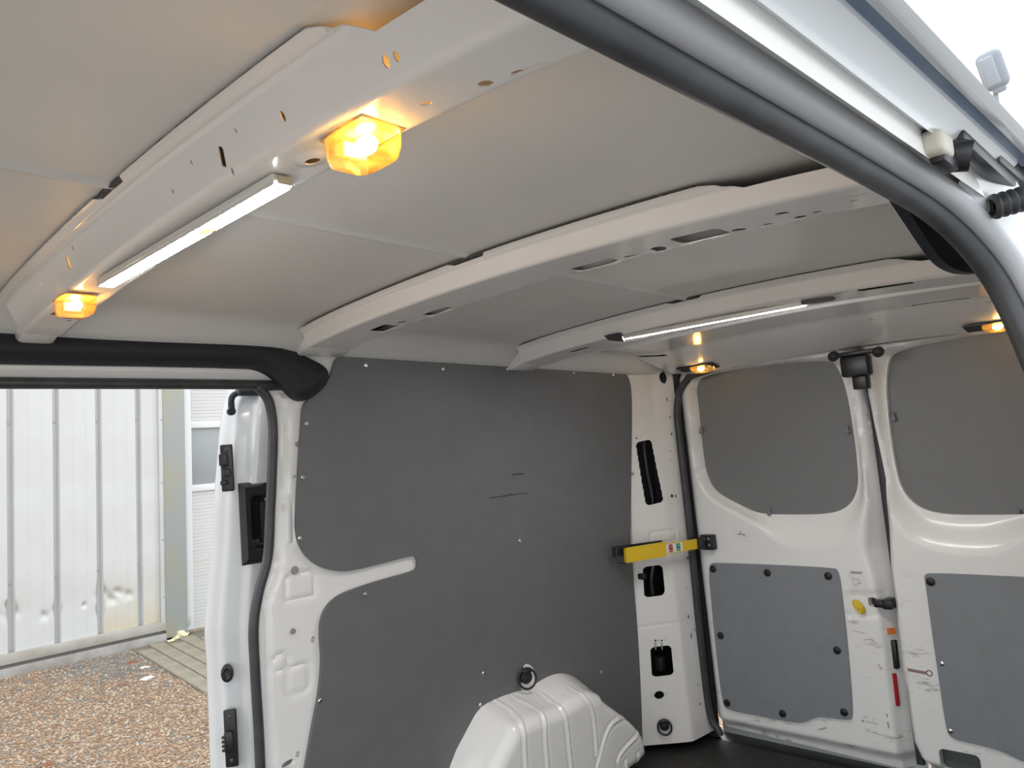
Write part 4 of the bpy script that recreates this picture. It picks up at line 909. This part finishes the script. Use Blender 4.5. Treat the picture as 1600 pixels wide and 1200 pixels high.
for k in range(-14, 4):
    x0 = ribx[0] + k * pitch + .045; x1 = min(x0 + pitch - .045, XC)
    fine = k >= -1
    def hgt(U, V, x0=x0, x1=x1, fine=fine):
        h = (cladh(U, V) if fine else 0) + 0 * U
        for f in (.33, .70): h = h - .003 * np.exp(-((U - x0 - f * (x1 - x0)) / .004) ** 2)
        return h
    VF = field((x0, x1), (Z0, ZT), (.008, .03) if fine else (.06, .5), cladmap, height=hgt)
    if fine:
        VF = join(field((x0, x1), (Z0, GZ + 1.0), (.008, .012), cladmap, height=hgt), field((x0, x1), (GZ + 1.0, ZT), (.008, .4), cladmap, height=hgt))
    obj('cladding_sheet', VF, CLS if k >= 2 else CL, shed, sharp=60)
    xr = x0 - .045
    V = np.array([(xr - .002, YW, z) for z in (Z0, ZT)] + [(xr + .006, YW + .040, z) for z in (Z0, ZT)] + [(xr + .030, YW + .040, z) for z in (Z0, ZT)] + [(xr + .046, YW, z) for z in (Z0, ZT)])
    rb = gobj('valley', (V, [[0, 2, 3, 1], [2, 4, 5, 3], [4, 6, 7, 5]]), CL, shed, smooth=False)
    for z in ((GZ + .62, GZ + 1.75) if fine else ()): gobj('screw', lathe((xr + .020, YW + .039, z), (0, -1, 0), [(.008, 0), (.007, .005), (.0005, .006)], 8), mat('clad_screw', (.45, .45, .45), .4), rb)
def gbox(name, x0, x1, y0, y1, z0, z1, m, par, r=.004): return gobj(name, rbox(((x0 + x1) / 2, (y0 + y1) / 2, (z0 + z1) / 2), (x1 - x0, y1 - y0, z1 - z0), r), m, par, sharp=30)
gbox('base_flashing', -4, XC2 + .02, YW - .035, YW + .02, GZ + .085, GZ + .155, TRIM, shed); gbox('flashing_groove', -4, XC2, YW - .012, YW + .02, GZ + .055, GZ + .09, mat('dark_groove', (.16, .14, .13), .7), shed); gbox('plinth', -4, XC, YW - .05, YW + .02, GZ - .05, GZ + .06, DIRT, shed)
POST = mat('corner_post', (.30, .325, .315), .45, noise=(2.0, (.34, .32, .235), .45, .65))
pw = gbox('corner_post', XC, XC2, YW - .04, YW + .16, GZ + .02, ZT, POST, shed, .008)
gbox('downpipe_edge', XC2 - .005, XC2 + .06, YW - .02, YW + .2, GZ + .04, ZT, mat('pale_edge', (.62, .64, .65), .4), shed, .01)
gbox('joint_cover', XC - .03, XC + .004, YW - .03, YW, Z0, ZT, CL, shed)
for z in (.35, .8, 1.25, 1.75, 2.2): gobj('screw', lathe((XC - .012, YW - .032, GZ + z), (0, -1, 0), [(.008, 0), (.007, .005), (.0005, .006)], 8), mat('clad_screw', (.45, .45, .45), .4), shed)
# sectional door with fine ribs and a window, set back beyond the post
YD = YW + .14
SEC = mat('sectional_door', (.58, .58, .57), .45)
d4 = thing('door_4', None, None, G(np.array([XC2 + 1.2, YD, GZ]))); tag(d4, 'white ribbed sectional door of the shed beyond the corner post', kind='structure')
def zpx(py, Y, px=310): 
    q = PL(px, py, G(np.array([0, Y, 0])), GY) - C; c, s = math.cos(-TILT), math.sin(-TILT); return q[1] * s + q[2] * c + C[2]
zb, zw0, zw1, zj, zt_ = zpx(988, YD), zpx(758, YD), zpx(668, YD), zpx(878, YD), ZT
xd0, xd1 = XC2 + .05, XC2 + 2.8
def secpanel(z0, z1, x0, x1):
    n_ = max(2, int((z1 - z0) / .028)); V = []; Fc = []
    for i in range(n_ + 1):
        z = z0 + (z1 - z0) * i / n_
        for yy, dz in ((YD, -.004), (YD + .004, 0), (YD, .004)): V += [(x0, yy, z + dz), (x1, yy, z + dz)]
    for i in range(len(V) // 2 - 1): Fc.append([2 * i, 2 * i + 1, 2 * i + 3, 2 * i + 2])
    return np.array(V), Fc
for a, b in ((zb, zj - .006), (zj + .006, zw0 - .03), (zw1 + .03, zw1 + .62), (zw1 + .63, zt_)): gobj('door_section', secpanel(a, b, xd0, xd1), SEC, d4, smooth=False)
FRM = mat('door_frame_white', (.72, .72, .72), .4)
gbox('window_frame', xd0, xd1, YD - .02, YD + .03, zw1 - .005, zw1 + .05, FRM, d4); gbox('window_frame', xd0, xd1, YD - .02, YD + .03, zw0 - .05, zw0 + .005, FRM, d4); gbox('window_frame', xd0 + .02, xd0 + .07, YD - .02, YD + .03, zw0, zw1, FRM, d4); gbox('window_frame', xd0 + 1.0, xd0 + 1.05, YD - .02, YD + .03, zw0, zw1, FRM, d4)
gbox('pane', xd0 + .07, xd0 + 1.0, YD + .005, YD + .015, zw0, zw1, GLASS, d4, .001); gbox('pane', xd0 + 1.05, xd1, YD + .005, YD + .015, zw0, zw1, GLASS, d4, .001)
gbox('bottom_seal', xd0, xd1, YD - .01, YD + .03, zb - .05, zb, mat('door_bottom_seal', (.07, .07, .09), .6), d4)
gbox('threshold', xd0, xd1, YD - .18, YD + .2, GZ - .02, zb - .05, mat('threshold_stone', (.42, .31, .2), .8), d4)

# ------------------------------------------------------------------ lamp seen against the sky
lp = C + ray(1551, 110) / np.linalg.norm(ray(1551, 110)) * 7.0
fw = (C - lp) / np.linalg.norm(C - lp); a, b, n_ = frame(fw)
t = thing('yard_lamp', 'small pale grey yard lamp against the sky beyond the roof edge', 'lamp', lp - np.array([0, 0, lp[2] - GZ]))
LG = mat('lamp_grey', (.27, .30, .34), .5); tl = .17; a2 = a * math.cos(tl) + b * math.sin(tl); b2_ = -a * math.sin(tl) + b * math.cos(tl)
obj('lamp_head', rbox(lp, (.17, .28, .12), .05, (a2, b2_, n_), 4), LG, t); obj('lamp_glass', rbox(lp + n_ * .045 - a2 * .02, (.10, .22, .05), .02, (a2, b2_, n_), 3), mat('lamp_lens_grey', (.33, .36, .40), .4), t); obj('lamp_foot', rbox(lp - b2_ * .14 + a2 * .0, (.09, .06, .08), .015, (a2, b2_, n_)), LG, t)
foot = lp - b2_ * .16 - a2 * .03; obj('mast', tube([foot, np.array([foot[0] - fw[0] * .1, foot[1] - fw[1] * .1, GZ - .1])], .018, 10, (1, 0, 0)), LG, t)
